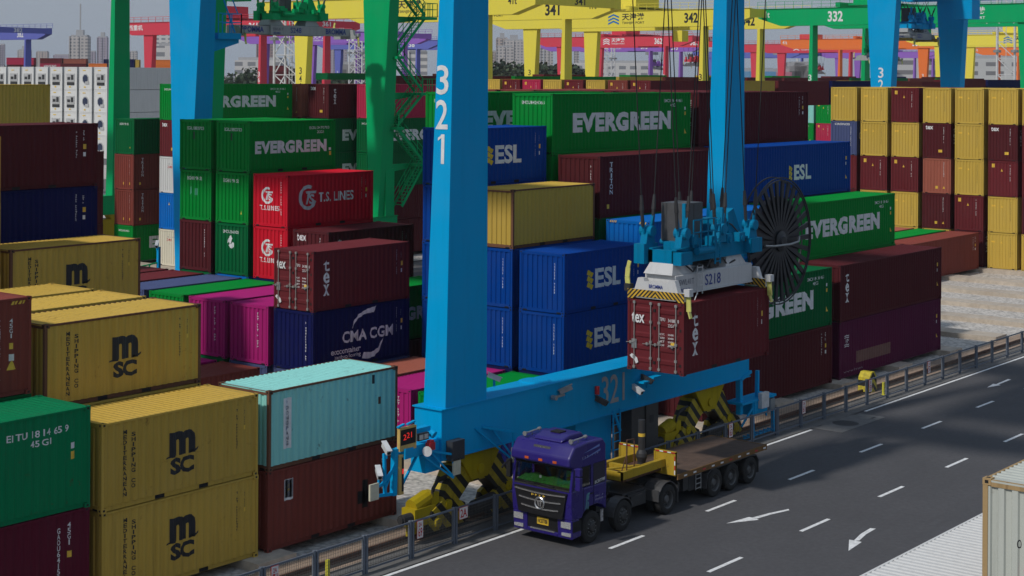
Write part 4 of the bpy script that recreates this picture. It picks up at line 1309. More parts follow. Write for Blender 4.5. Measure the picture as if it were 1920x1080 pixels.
def crane(colour, x1, x2, yn, yf, rigid, num, label, group, lv, w=1.75, trolley_y=None, leg1=None, leg2=None, ends=(9.2, 9.2), logo=True, tons=True):
    """two sill beams on bogies, four legs, two girders across the block, end ties, trolley"""
    m = CR[colour]
    ink = INK if colour == 'yellow' else WHITE
    root = empty('gantry_crane', (0, 0, 0), label, 'crane', group)
    for y, rg in ((yn, rigid == 'n'), (yf, rigid == 'f')):
        y0 = -.0
        hw = .60
        o = MB().box(x1 - 1.35, y - hw - .02, 2.78, x2 + 1.35, y + hw, 4.42).build('sill_beam', m, root)
        e = MB()
        e.box(x1 - 1.42, y - hw - .07, 4.42, x2 + 1.42, y + hw + .05, 4.46)
        e.box(x1 - 1.42, y - hw - .07, 2.74, x2 + 1.42, y + hw + .05, 2.78)
        e.build('flange', m, o)
        for i, (xc, lg) in enumerate(((x1, leg1), (x2, leg2))):
            if rg:
                b0, t0, b1, t1 = .62, .52, .48, 1.55       # x half widths, y half widths
                b0 = .72
            else:
                b0, t0, b1, t1 = w / 2 + .12, w / 2 - .06, .50, .30
            ya = y
            if not rg:
                P = [(xc - b0, y - .62, 4.46), (xc + b0, y - .62, 4.46), (xc + b0, y + .36, 4.46), (xc - b0, y + .36, 4.46),
                     (xc - t0, y - .62, ZG), (xc + t0, y - .62, ZG), (xc + t0, y - .10, ZG), (xc - t0, y - .10, ZG)]
                if lg:
                    P = [(lg[0], y - .62, 4.46), (lg[1], y - .62, 4.46), (lg[1], y + .36, 4.46), (lg[0], y + .36, 4.46),
                         (lg[2], y - .62, ZG), (lg[3], y - .62, ZG), (lg[3], y - .10, ZG), (lg[2], y - .10, ZG)]
            else:
                P = [(xc - b0, y - b1, 4.46), (xc + b0, y - b1, 4.46), (xc + b0, y + b1, 4.46), (xc - b0, y + b1, 4.46),
                     (xc - t0, y - t1, ZG), (xc + t0, y - t1, ZG), (xc + t0, y + t1, ZG), (xc - t0, y + t1, ZG)]
            L = MB().hexa(P).build('leg', m, root)
            if num and lv < 3 and (i == 0):
                tt = []
                zt = 16.0 if not rg else 16.6
                hgt = 1.0
                for k, ch in enumerate(num):
                    z = zt - k * 1.17
                    f = (z - 4.46) / (ZG - 4.46)
                    xx = P[0][0] + (P[4][0] - P[0][0]) * f
                    f2 = (z - hgt - 4.46) / (ZG - 4.46)
                    xb = P[0][0] + (P[4][0] - P[0][0]) * f2
                    ym = (P[0][1] + P[3][1]) / 2
                    if not rg:
                        ym = y - .20
                    v, ff = fit(ch, -ym - .27, z - hgt, -ym + .27, z, .012)
                    if ch == '1':
                        v, ff = join(rect(-ym + .0, z - hgt, -ym + .14, z), poly([(-ym - .15, z - .22), (-ym, z - .12), (-ym, z), (-ym - .04, z - .06), (-ym - .15, z - .12)]))
                    tt.append(([(xb + (xx - xb) * (q[1] - z + hgt) / hgt - .012, -q[0], q[1]) for q in v], ff))
                add_text(L, ink, num, tt)
            if lv < 3:
                bogie(root, 'bogie', xc + (.95 if i == 0 else -1.45) if lv == 0 else xc, y, lv > 0)
    for i, xc in enumerate((x1, x2)):
        g = MB()
        ya, yb = yn - ends[0], yf + ends[1]
        g.prism([(ya, ZGT), (yb, ZGT), (yb, ZGT - 1.45), (yb - 4.0, ZG), (ya + 4.0, ZG), (ya, ZGT - 1.45)], 0, xc - .8, xc + .8)
        G = g.build('girder', m, root)
        h = MB()
        xo = xc - .95 if i == 0 else xc + .95
        h.box(min(xc, xo) , ya, ZGT + .02, max(xc, xo), yb, ZGT + .06)
        handrail(h, [(xo, ya, ZGT + .06), (xo, yb, ZGT + .06)], 1.1, 1.6 if lv < 2 else 2.4, .045 if lv < 2 else .07)
        h.build('handrail', m if lv < 3 else STEEL, G)
        if lv < 3 or num:
            x = xc - .815
            yr = ya + 9.2
            tt = []
            if num:
                tt.append(face_x(x, fit(num, -yf + 3.2 if colour in ('green',) else -(yn + 1.0) - 2.0, ZG + .55, -yf + 5.8 if colour == 'green' else -(yn + 1.0) + .6, ZGT - .5, .03)))
            if tons:
                yy = yf + 8.6 if colour in ('green', 'orange') else ya + 4.6
                tt.append(face_x(x, fit('41t', -yy, ZGT - 1.35, -yy + 1.5, ZGT - .35, .02)))
            if logo:
                yl = yn + (17 if colour != 'red' else 19)
                if colour in ('green',):
                    yl = yn + 12.5
                lg = []
                for k in range(3):
                    z = ZG + .45 + k * .55
                    lg.append(poly([(-yl - 1.1, z), (-yl, z + .42), (-yl + 1.1, z), (-yl + 1.1, z + .30), (-yl, z + .72), (-yl - 1.1, z + .30)]))
                add_text(G, plain('logo_blue', (.01, .16, .42)) if colour == 'yellow' else WHITE, '', [face_x(x, q) for q in lg], 'logo')
                tt.append(face_x(x, fit('天津港', -yl + 1.7, ZG + 1.15, -yl + 6.2, ZGT - .35, .02)))
                tt.append(face_x(x, fit('TIANJIN PORT', -yl + 1.7, ZG + .45, -yl + 6.2, ZG + .95, .012)))
            if tt:
                add_text(G, ink, '', tt)
    for y, s in ((yn - ends[0], 1), (yf + ends[1], -1)):
        o = MB().box(x1 + .8, y + (0 if s > 0 else -.7), ZGT - 1.35, x2 - .8, y + (.7 if s > 0 else 0), ZGT - .02).build('end_tie', m, root)
        if num and s > 0 and lv < 3:
            xm = (x1 + x2) / 2
            add_text(o, ink, num, [face_y(y - .012, fit(num, xm - 1.1, ZGT - 1.2, xm + 1.3, ZGT - .2, .02))])
    ty = trolley_y if trolley_y is not None else (yn + yf) / 2
    t = MB()
    for q in (-3.2, 3.2):
        t.box(x1 - .6, ty + q - .4, ZGT + .12, x2 + .6, ty + q + .4, ZGT + .85)
    t.box(x1 + 2, ty - 3.6, ZGT + .45, x2 - 2, ty + 3.6, ZGT + .7)
    T = t.build('trolley', m, root)
    h = MB().box(x1 + 3, ty - 2.4, ZGT + .7, x1 + 10, ty + 2.4, ZGT + 3.3)
    h.build('machine_house', m if lv > 0 else CR[colour], T)
    if lv < 2:
        s = MB()
        xm = x2 - 4
        s.box(xm - 1.0, ty - 5.2, ZG - 2.1, xm + 1.0, ty - 3.2, ZG - .2)
        s.bar((xm - .9, ty - 3.3, ZG - .3), (xm - .9, ty - 3.3, ZGT + .5), .12)
        s.bar((xm + .9, ty - 3.3, ZG - .3), (xm + .9, ty - 3.3, ZGT + .5), .12)
        s.build('operator_cabin', m, root)
    return root

A1 = crane('blue', 42.6, 60.0, 36.62, 71.0, 'f', '321', 'blue gantry crane with white numbers on its leg and its sill beam above the truck', 'gantry cranes', 0, trolley_y=33.0,
           leg1=(41.44, 43.60, 41.86, 43.57), leg2=(59.12, 60.95, 59.40, 60.72))
A2 = crane('blue', 146.2, 162.3, 36.62, 71.0, 'f', '322', 'blue gantry crane far along the same block, above the yellow container wall', 'gantry cranes', 1, trolley_y=72)
B1 = crane('green', 76.6, 94.4, 89.0, 122.1, 'n', '331', 'green gantry crane with a zigzag stair tower left of the blue numbered leg', 'gantry cranes', 1, trolley_y=106, logo=False, tons=False)
B2 = crane('green', 230.0, 248.0, 89.0, 124.0, 'n', '332', 'green gantry crane with white number on its girder at upper right', 'gantry cranes', 1, trolley_y=116)
C1 = crane('yellow', 170.0, 188.0, 141.0, 176.0, 'f', '341', 'nearer yellow gantry crane with chamfered girder ends right of the blue numbered leg', 'gantry cranes', 1)
C2 = crane('yellow', 225.0, 243.0, 141.0, 176.0, 'f', '342', 'farther yellow gantry crane whose girder carries a blue arrow emblem', 'gantry cranes', 1)
C3 = crane('yellow', 395.0, 413.0, 141.0, 176.0, 'f', '', 'distant yellow gantry crane at the far right behind the green girder', 'gantry cranes', 2, tons=False)
D1 = crane('orange', 422.0, 440.0, 193.0, 228.0, 'n', '353', 'orange gantry crane under the green girder at right', 'gantry cranes', 2, logo=False)
D2 = crane('orange', 560.0, 578.0, 193.0, 228.0, 'n', '354', 'orange gantry crane at the right edge behind the white lattice mast', 'gantry cranes', 2, logo=False)
E1 = crane('red', 225.0, 243.0, 245.0, 280.0, 'f', '361', 'red gantry crane at left between the slim green leg and the green spreader', 'gantry cranes', 2, logo=False)
E2 = crane('red', 372.0, 390.0, 245.0, 280.0, 'f', '362', 'red gantry crane with arrow emblem under the yellow girder', 'gantry cranes', 2)
E3 = crane('red', 480.0, 498.0, 245.0, 280.0, 'f', '', 'red gantry crane with arrow emblem right of the second blue leg', 'gantry cranes', 2, tons=False)
P1 = crane('purple', 306.0, 324.0, 297.0, 332.0, 'f', '372', 'purple gantry crane behind the green stair tower', 'gantry cranes', 2)
P2 = crane('purple', 442.0, 460.0, 297.0, 332.0, 'f', '373', 'purple gantry crane behind the red one with the arrow emblem', 'gantry cranes', 2)
P3 = crane('purple', 640.0, 658.0, 297.0, 332.0, 'f', '', 'purple gantry crane behind the right-hand blue spreader', 'gantry cranes', 2, logo=False, tons=False)
V1 = crane('violet', 224.0, 242.0, 349.0, 384.0, 'f', '382', 'violet blue gantry crane at the far left edge', 'gantry cranes', 2, logo=False, tons=False)
V2 = crane('violet', 387.0, 405.0, 349.0, 384.0, 'f', '38', 'violet blue gantry crane peeping out left of the blue numbered leg', 'gantry cranes', 2, logo=False, tons=False)
V3 = crane('violet', 620.0, 638.0, 349.0, 384.0, 'f', '', 'violet blue gantry crane behind the orange one at right', 'gantry cranes', 2, logo=False, tons=False)
# maker's name on the left red girder
v, f = fit('海西重机', -288.0, ZG + 1.0, -281.5, ZGT - .5, .02)
MB().add([(225 - .815, -a, c) for a, c in v], f).build('lettering', WHITE, E1, fix=False)

# ---------- fittings of the near crane
BL = CR['blue']
v, f = fit('321', 50.42, 3.16, 51.95, 4.26, .01)
MB().add([(a, 35.985, c) for a, c in v], f).build('lettering', plain('number_grey', (.36, .38, .40)), A1, fix=False)
MB().lathe([(.01, .04), (.5, .04), (.62, 0), (.62, -.02)], (47.3, 36.75, 4.47), 2, 20).build('hatch_cover', BL, A1)
# display arm on the left end
a = MB()
a.bar((41.3, 36.3, 3.28), (39.2, 36.0, 3.35), .42, .34)
a.box(40.5, 36.05, 2.45, 41.25, 36.7, 3.1)
a.bar((38.95, 36.0, 3.55), (38.9, 36.0, 2.05), .17)
a.bar((38.9, 36.0, 2.1), (38.05, 35.9, 2.22), .09)
a.bar((38.4, 35.95, 3.5), (38.45, 35.95, 2.15), .09)
a.bar((38.9, 35.95, 2.95), (38.3, 35.92, 2.55), .09)
a.bar((38.45, 35.95, 2.55), (37.9, 35.9, 2.5), .08)
a.bar((38.9, 35.95, 3.1), (38.42, 35.95, 2.3), .06)
a.bar((40.2, 36.1, 3.2), (39.3, 36.0, 2.3), .07)
ARM = a.build('display_arm', BL, A1)
s = MB().box(39.04, 35.86, 3.45, 39.84, 35.98, 4.20)
S = s.build('display_board', SIGNY, A1)
MB().box(39.08, 35.852, 3.64, 39.80, 35.86, 4.14).build('screen', BLACK, S)
q = [fit('2', 39.2, 3.80, 39.34, 3.98), fit('21', 39.36, 3.84, 39.6, 4.02)]
MB().add(*face_y(35.846, join(*q))).build('digits', LED, S, fix=False)
MB().bar((39.0, 35.92, 4.24), (39.3, 35.92, 4.30), .1, .05).bar((39.45, 35.92, 4.27), (39.8, 35.92, 4.33), .1, .05).build('light_hood', BL, S)
s = MB().box(39.02, 35.86, 2.05, 39.24, 35.98, 3.34)
S = s.build('signal_box', SIGNY, A1)
MB().box(39.14, 35.852, 2.15, 39.235, 35.86, 3.25).build('screen', BLACK, S)
MB().box(39.15, 35.846, 2.72, 39.22, 35.852, 2.88).build('lamp', LED, S)
for (x, y, z, w_, h_) in ((37.84, 35.88, 2.39, .40, .52), (41.72, 35.75, 2.50, .36, .52), (44.68, 35.6, 2.42, .36, .52)):
    MB().box(x - w_ / 2, y - .05, z - h_ / 2, x + w_ / 2, y + .02, z + h_ / 2).build('sensor_panel', BEIGE, A1)
b = MB()
b.bar((40.75, 36.0, 3.16), (41.55, 35.75, 2.95), .07).bar((41.55, 35.75, 2.95), (41.6, 35.75, 2.2), .06).bar((40.75, 36.0, 3.1), (41.58, 35.75, 2.2), .06).bar((40.3, 36.0, 3.1), (41.58, 35.75, 2.15), .06)
b.build('sensor_bracket', BL, A1)
b = MB()
b.bar((43.36, 36.0, 3.54), (44.6, 35.6, 3.22), .09).bar((44.6, 35.6, 3.2), (44.6, 35.62, 2.6), .06).bar((43.8, 35.9, 3.42), (44.55, 35.62, 2.4), .06).bar((42.98, 36.0, 3.56), (44.5, 35.62, 2.3), .06)
b.build('sensor_bracket', BL, A1)
MB().box(41.47, 35.70, 2.72, 42.10, 35.98, 3.38).build('control_box', plain('box_grey', (.045, .047, .05), .4), A1)
fl = MB().box(40.0, 35.9, 3.62, 40.5, 36.0, 3.86).build('flood_light', DARK, A1)
MB().box(40.03, 35.89, 3.66, 40.22, 35.9, 3.82).box(40.27, 35.89, 3.66, 40.46, 35.9, 3.82).build('lamp_glass', plain('lamp_glass', (.55, .55, .5), .2), fl)
MB().box(40.0, 36.05, 3.84, 40.75, 36.3, 4.0).tube((40.7, 36.0, 3.8), (40.72, 35.85, 3.72), .13, 12).build('floodlight_bracket', BL, A1)
MB().tube((40.38, 35.72, 3.30), (40.10, 35.62, 3.32), .05, 14, 0, .17).build('horn', CAMW, A1)
MB().box(40.36, 35.72, 3.28, 40.62, 35.92, 3.52).box(40.40, 35.74, 3.52, 40.58, 35.9, 3.60).build('siren', plain('siren_red', (.45, .02, .03)), A1)
sightcam(A1, 38.45, 35.9, 3.66, yaw=-2.0)
sightcam(A1, 38.1, 35.9, 2.94, yaw=-2.2)
sightcam(A1, 44.75, 36.6, 4.98, yaw=-.5)
sightcam(A1, 47.85, 35.75, 4.20, STEEL, yaw=2.2)
MB().bar((47.25, 35.85, 3.98), (47.8, 35.78, 4.02), .07).tube((47.25, 35.92, 3.98), (47.25, 35.72, 3.98), .09, 10).build('camera_arm', STEEL, A1)
MB().tube((50.02, 35.9, 3.68), (50.02, 35.9, 3.98), .09, 10).build('siren', plain('siren_red', (.45, .02, .03)), A1)
sightcam(A1, 50.15, 35.8, 3.42, DARK, yaw=-1.2)
sightcam(A1, 52.55, 35.8, 3.50, yaw=-1.6)
sightcam(A1, 53.2, 35.8, 3.80, DARK, yaw=-1.2)
MB().box(52.7, 35.6, 3.72, 53.1, 35.98, 3.78).box(53.4, 35.6, 3.82, 53.95, 35.98, 3.88).build('lamp_shelf', BL, A1)
# hydraulic house and cabinets under the beam
MB().box(49.2, 36.3, .55, 51.5, 37.3, 2.74).build('pump_house', BL, A1)
b = MB()
for x in (51.15, 51.6):
    b.bar((x, 35.95, .2), (x, 35.95, 2.9), .05)
for k in range(8):
    b.bar((51.15, 35.95, .4 + k * .32), (51.6, 35.95, .4 + k * .32), .035)
b.bar((51.3, 36, 2.75), (51.55, 35.9, 2.05), .09)
b.build('ladder', BL, A1)
MB().box(52.9, 36.3, .5, 53.8, 37.2, 2.72).build('cabinet', plain('cabinet_grey', (.055, .052, .05), .5), A1)
c = MB().box(53.85, 36.25, .5, 54.7, 37.2, 2.72).build('cabinet', plain('cabinet_grey', (.055, .052, .05), .5), A1)
MB().box(54.1, 36.235, 1.9, 54.35, 36.25, 2.2).build('vent', DARK, c)
# platform and cable guide at the right end
p = MB()
p.bar((60.7, 36.1, 2.78), (60.75, 36.1, 1.2), .22).bar((60.7, 36.0, 2.72), (61.5, 36.0, 2.95), .12)
p.bar((62.15, 36.05, 2.9), (62.12, 36.05, 1.5), .14)
p.box(60.4, 35.75, 1.66, 63.3, 36.6, 1.76)
p.box(61.5, 35.8, 1.05, 62.6, 36.5, 1.66)
for x in (61.45, 63.2):
    p.bar((x, 35.85, .1), (x, 35.9, 1.7), .12)
p.bar((60.5, 35.85, .75), (61.4, 35.85, 1.4), .07).bar((62.2, 35.85, 1.9), (62.6, 35.85, .9), .07)
for k in range(7):
    p.tube((60.9 + k * .34, 35.75, .25), (60.9 + k * .34, 36.0, .25), .05, 6)
p.bar((60.7, 35.85, .2), (63.2, 35.85, .2), .06)
p.build('cable_guide', BL, A1)
MB().box(61.78, 35.6, 1.34, 62.4, 35.78, 2.0).build('control_box', CAMW, A1)
MB().box(62.7, 35.7, 1.1, 63.1, 35.95, 1.6).build('junction_box', STEEL, A1)
# big cable reel beside the second leg
RC = (63.5, 35.95, 8.45)
rm = plain('reel_steel', (.020, .022, .028), .45, .3)
rr = MB()
for yy in (-.22, .22):
    n = 48
    for k in range(n):
        t0, t1 = 2 * math.pi * k / n, 2 * math.pi * (k + 1) / n
        for r in (2.78, 2.66) if yy < 0 else (2.78,):
            rr.bar((RC[0] + r * math.cos(t0), RC[1] + yy, RC[2] + r * math.sin(t0)), (RC[0] + r * math.cos(t1), RC[1] + yy, RC[2] + r * math.sin(t1)), .05)
REEL = rr.build('cable_reel', rm, A1)
n = 30
for k in range(n):
    t = 2 * math.pi * k / n
    c, s_ = math.cos(t), math.sin(t)
    sp = MB()
    nx, nz = -s_, c
    for yy, w0, w1 in ((-.22, .06, .11),):
        A = [(RC[0] + .42 * c - nx * w0, RC[1] + yy, RC[2] + .42 * s_ - nz * w0), (RC[0] + .42 * c + nx * w0, RC[1] + yy, RC[2] + .42 * s_ + nz * w0)]
        B = [(RC[0] + 2.66 * c + nx * w1, RC[1] + yy, RC[2] + 2.66 * s_ + nz * w1), (RC[0] + 2.66 * c - nx * w1, RC[1] + yy, RC[2] + 2.66 * s_ - nz * w1)]
        sp.hexa([*A, *B, *[(x, y + .09, z) for x, y, z in A], *[(x, y + .09, z) for x, y, z in B]])
    sp.build('spoke', rm, REEL)
MB().lathe([(.5, -.10), (1.95, -.10), (1.95, .14), (.5, .14)], RC, 1, 40).build('wound_cable', plain('cable_sheath', (.040, .032, .042), .7), REEL)
MB().lathe([(.01, -.42), (.20, -.42), (.28, -.34), (.45, -.30), (.45, .36), (.01, .36)], RC, 1, 20).build('hub', rm, REEL)
MB().path([(62.0, 35.6, 8.35), (62.6, 35.5, 8.3), (64.0, 35.48, 8.28), (64.75, 35.5, 8.35), (64.9, 35.55, 8.55)], .05, 8).build('feed_pipe', STEEL, REEL)
MB().box(60.8, 36.25, 7.9, 63.6, 36.7, 8.9).bar((61.0, 36.5, 7.2), (63.5, 36.4, 8.3), .2).build('reel_mount', BL, A1)
# ladder platform on the far leg of the near crane
b = MB()
b.box(61.2, 70.2, 17.6, 62.9, 71.8, 17.95)
b.prism([(61.1, 16.9), (62.9, 17.4), (62.9, 17.6), (61.1, 17.6)], 1, 70.4, 70.6)
P = b.build('platform', BL, A1)
h = MB()
handrail(h, [(61.2, 70.2, 17.95), (62.9, 70.2, 17.95), (62.9, 71.8, 17.95)], 1.1, .6, .05)
h.bar((61.3, 70.4, 20.8), (62.6, 70.4, 18.0), .07).bar((61.3, 70.4, 22.0), (62.8, 70.4, 19.1), .05)
h.bar((61.2, 70.4, 12.9), (61.9, 70.4, 12.0), .06)
h.build('handrail', BL, P)
# stair tower on the green leg
GN_ = CR['green']
for i, (xa, za, xb, zb) in enumerate(((98.2, 20.2, 95.0, 17.2), (95.0, 17.0, 98.0, 14.3), (98.0, 14.1, 95.0, 11.6), (95.0, 11.4, 98.2, 8.6), (98.2, 8.4, 95.6, 5.2), (95.2, 23.0, 98.2, 20.4))):
    s = MB()
    yy = 88.2
    for y in (yy - .45, yy + .45):
        s.bar((xa, y, za), (xb, y, zb), .07, .22)
    n = 13
    for k in range(n):
        t = (k + .5) / n
        x, z = xa + (xb - xa) * t, za + (zb - za) * t
        s.box(x - .14, yy - .42, z - .02, x + .14, yy + .42, z + .02)
    F = s.build('stair_flight', GN_, B1)
    h = MB()
    for y in (yy - .45, yy + .45):
        for hh in (1.05, .55):
            h.bar((xa, y, za + hh), (xb, y, zb + hh), .05)
        for k in range(5):
            t = k / 4
            x, z = xa + (xb - xa) * t, za + (zb - za) * t
            h.bar((x, y, z), (x, y, z + 1.05), .045)
    h.build('handrail', GN_, F)
for x0, x1_, z in ((97.4, 99.3, 20.3), (97.4, 99.3, 14.2), (97.6, 99.3, 8.5), (94.6, 95.4, 17.1), (94.6, 95.4, 11.5)):
    s = MB().box(x0, 87.4, z - .22, x1_, 89.0, z)
    s.prism([(94.4, z - .75), (x1_ if x0 < 96 else 98.2, z - .3), (x1_ if x0 < 96 else 98.2, z), (94.4, z)], 1, 88.85, 89.0)
    P = s.build('stair_landing', GN_, B1)
    h = MB()
    handrail(h, [(x0 + .2, 87.4, z), (x1_, 87.4, z), (x1_, 89.0, z)], 1.1, .55, .045)
    h.build('handrail', GN_, P)
MB().box(94.3, 88.3, 4.46, 95.3, 89.4, 8.2).build('winch_cabinet', GN_, B1)

# ---------------------------------------------------------------- spreaders
SPW = paint('spreader_white', (.58, .58, .58), .12, .35, .5, fade=.03)
SPG = paint('spreader_grey', (.36, .37, .37), .1, .4, .5, fade=.03)
FLIP = plain('flipper_yellow', (.62, .60, .16), .5)
HAZ = stripes('hazard_stripes', (.70, .42, .03), (.012, .012, .014), 1, .17, 1.0)
CABG = plain('cabinet_dark_grey', (.075, .075, .078), .5)
def spreader(loc, head, beam, half, num, label, ztop=23.5, fine=True):
    r = empty('container_spreader', loc, label, 'spreader', 'container spreaders under the cranes')
    b = MB()
    b.prism([(-.66, .22), (.66, .22), (.66, .90), (.60, .95), (-.60, .95), (-.66, .90)], 0, -2.72, 2.66)
    b.box(-2.7, -.72, .22, 2.64, .72, .27)
    B = b.build('main_beam', beam, r)
    for q in (-2.15, 1.55):
        MB().hexa([(q - .75, -.62, .95), (q + .75, -.62, .95), (q + .75, .62, .95), (q - .75, .62, .95), (q - .5, -.5, 1.34), (q + .5, -.5, 1.34), (q + .5, .5, 1.34), (q - .5, .5, 1.34)]).build('neck', beam, B)
    MB().add(*face_y(-.676, fit(num, -.75, .40, .35, .80, .006))).build('lettering', NAVYT, B, fix=False)
    MB().add(*face_y(-.676, join(fit('SWL41T', -2.5, .55, -1.5, .76, 0)))).build('lettering', plain('grey_ink', (.12, .12, .16)), B, fix=False)
    MB().add(*face_y(-.676, fit('BROMMA', -2.45, .30, -1.75, .43, .012))).build('lettering', NAVYT, B, fix=False)
    if half > 4:
        for s in (-1, 1):
            o = MB().box(min(s * 2.5, s * half), -.5, .28, max(s * 2.5, s * half), .5, .88).build('telescopic_beam', beam, r)
            MB().add(*face_y(-.512, fit('BROMMA', s * (half + 2.6) / 2 - 1.2, .38, s * (half + 2.6) / 2 + 1.0, .80, .03))).build('lettering', NAVYT, o, fix=False)
    for s in (-1, 1):
        x = s * (half - .15)
        e = MB()
        e.box(x - .14, -1.22, .06, x + .14, 1.22, .34)
        e.prism([(-.95, .34), (.95, .34), (.80, .78), (.55, .78), (.5, .66), (-.5, .66), (-.55, .78), (-.80, .78)], 0, x - .12, x + .12)
        E_ = e.build('end_beam', beam, r)
        if fine:
            xx = x - .155
            MB().prism([(-1.22, .02), (-.95, .02), (-.85, .10), (.85, .10), (.95, .02), (1.22, .02), (1.22, .36), (-1.22, .36)], 0, x - .165, x - .142).build('hazard_board', HAZ, E_)
            if s < 0:
                v, f = fit('BROMMA', -.30, .44, .30, .58, .014)
                MB().add([(x - .135, -a, c) for a, c in v], f).build('lettering', NAVYT, E_, fix=False)
        for t in (-1, 1):
            down = (t < 0)
            y = t * 1.29
            g = MB()
            if down:
                pts = [(x, y, .35), (x, y - .03, 0.0), (x, y - .05, -.28), (x, y - .13, -.52)]
            else:
                pts = [(x, y, .3), (x, y + .05, .75), (x, y + .02, 1.1), (x, y - .05, 1.35)]
            for p, q, w0 in zip(pts, pts[1:], (.20, .19, .15)):
                g.bar(p, q, w0, .05)
            F = g.build('flipper', FLIP, E_)
            MB().box(x - .13, y - .14, .26, x + .13, y + .10, .52).build('flipper_motor', DARK if not down else beam, E_)
    # head block
    h = MB()
    h.box(-2.62, -.62, 1.34, 2.68, -.42, 1.86).box(-2.62, .42, 1.34, 2.68, .62, 1.86)
    h.box(-2.62, -.62, 1.34, -2.3, .62, 1.80).box(2.3, -.62, 1.34, 2.68, .62, 1.80)
    h.box(-2.85, -.98, 1.32, -2.1, -.62, 1.78).box(-2.9, .60, 1.28, -2.0, 1.05, 2.0)
    h.box(2.1, -1.0, 1.4, 2.85, -.60, 1.95).box(2.1, .60, 1.4, 2.85, 1.0, 1.95)
    h.box(-2.0, -.35, 1.5, 2.2, .35, 2.05)
    for x in (-1.4, -.3, .8, 1.7):
        h.tube((x, -.85, 1.98), (x, .85, 1.98), .11, 10)
        h.box(x - .2, -.8, 1.86, x + .2, -.5, 2.2)
    h.box(-1.95, -.85, 2.0, -1.5, -.45, 2.35).tube((-1.7, -.9, 1.75), (-.6, -.9, 1.75), .14, 10)
    h.box(.55, -.45, 2.0, 1.15, .45, 2.75).hexa([(1.2, -.5, 1.9), (2.25, -.5, 1.9), (2.25, .5, 1.9), (1.2, .5, 1.9), (1.3, -.4, 2.95), (1.7, -.4, 3.1), (1.7, .4, 3.1), (1.3, .4, 2.95)])
    Hd = h.build('headblock', head, r)
    tw = []
    for i, (x, y) in enumerate(((-2.45, -.75), (-2.45, .75), (2.35, -.75), (2.35, .75), (.1, -.75), (.1, .75))):
        t = MB()
        t.prism([(x - .30, 1.95), (x + .30, 1.95), (x + .20, 2.40), (x + .12, 2.62), (x - .12, 2.62), (x - .20, 2.40)], 1, y - .14, y + .14)
        t.lathe([(.01, -.26), (.20, -.26), (.20, .26), (.01, .26)], (x, y, 2.45), 1, 14)
        for q in (-.22, .22):
            t.bar((x + q, y, 2.4), (x + q * 1.6, y, 3.0), .09)
        T = t.build('sheave_tower', head, Hd)
        tw.append((x, y))
        sh = MB()
        for q in (-1, 1):
            a = Vector((x + q * .36, y, 2.98))
            bq = Vector((x + q * 1.5, y + (1.1 if y > 0 else -1.1) * .0, ztop - loc[2]))
            d = (bq - a).normalized()
            sh.tube(a - d * .35, a + d * .25, .055, 8, 0, .07)
            sh.tube(a + d * .25, a + d * .8, .09, 8, 0, .05)
        sh.build('rope_socket', DARK, Hd)
    c = MB().box(-1.55, -.30, 2.05, -.35, .75, 3.45)
    Cb = c.build('electric_cabinet', CABG, r)
    MB().box(-.97, -.306, 2.1, -.95, -.30, 3.4).build('door_gap', BLACK, Cb)
    if fine:
        g = MB()
        handrail(g, [(-2.0, -.95, 1.9), (-.5, -.95, 1.9)], 1.0, .5, .045)
        g.bar((-2.05, -.6, 2.0), (-2.05, -.6, 3.5), .14).bar((.35, -.7, 2.0), (.35, -.7, 3.2), .12)
        for x in (-.55, -.2):
            g.bar((x, -.98, 1.2), (x, -.98, 2.9), .05)
        for k in range(6):
            g.bar((-.55, -.98, 1.3 + k * .27), (-.2, -.98, 1.3 + k * .27), .035)
        g.build('handrail', head, r)
        g = MB()
        for x in (-1.45, -1.1):
            g.bar((x, -.78, .15), (x, -.78, 1.2), .035)
        for k in range(5):
            g.bar((-1.45, -.78, .25 + k * .22), (-1.1, -.78, .25 + k * .22), .03)
        g.bar((-1.45, -.78, .2), (-1.9, -.95, -.0), .03)
        g.build('ladder', beam, r)
        w = MB()
        w.path([(-2.0, -.55, 1.3), (-1.7, -.75, 1.0), (-1.3, -.72, 1.25), (-.9, -.8, 1.05), (-.4, -.7, 1.35)], .035, 6)
        w.path([(.2, -.5, 1.1), (.6, -.62, 1.3), (1.0, -.55, 1.02), (1.5, -.6, 1.15)], .035, 6)
        w.path([(.9, .0, 2.8), (1.4, -.5, 2.5), (2.0, -.7, 1.9), (2.6, -.75, 1.6)], .03, 6)
        w.path([(2.6, -.6, 1.9), (2.9, -.7, 2.4), (2.5, -.8, 3.0)], .03, 6)
        w.build('hydraulic_hose', DARK, r)
        w = MB().box(-.1, -.5, 1.0, .5, .4, 1.2).box(.1, -.4, 1.2, .25, -.2, 1.35)
        w.build('valve_block', DARK, r)
    # ropes: each one a part
    for i, (x, y) in enumerate(tw):
        if i >= 4 and not fine:
            continue
        for q in (-1, 1):
            a = Vector((x + q * .36, y, 2.98))
            e_ = Vector((x + q * 1.5, y, ztop - loc[2]))
            MB().tube(a, e_, .022 if fine else .028, 6).build('wire_rope', CABLE, r)
    return r
HBL = paint('headblock_blue', (.0, .20, .38), .15, .5, .5, fade=.03)
S1 = spreader((52.45, 32.9, 7.531), HBL, SPW, 3.03, 'S218', 'white spreader with blue head block clamped on the hanging maroon container')
S2 = spreader((85.2, 89.5, 18.3), CR['green'], SPG, 5.95, 'S248', 'extended grey spreader with dark green head block at the top left', fine=False)
S3 = spreader((156.5, 72.6, 19.3), CR['blue'], SPG, 3.03, 'S221', 'grey spreader with blue head block between the two blue legs at upper right', fine=True)
S4 = spreader((239, 117, 18.2), CR['green'], SPG, 5.95, 'S232', 'grey spreader with green head block below the numbered green girder', fine=False)
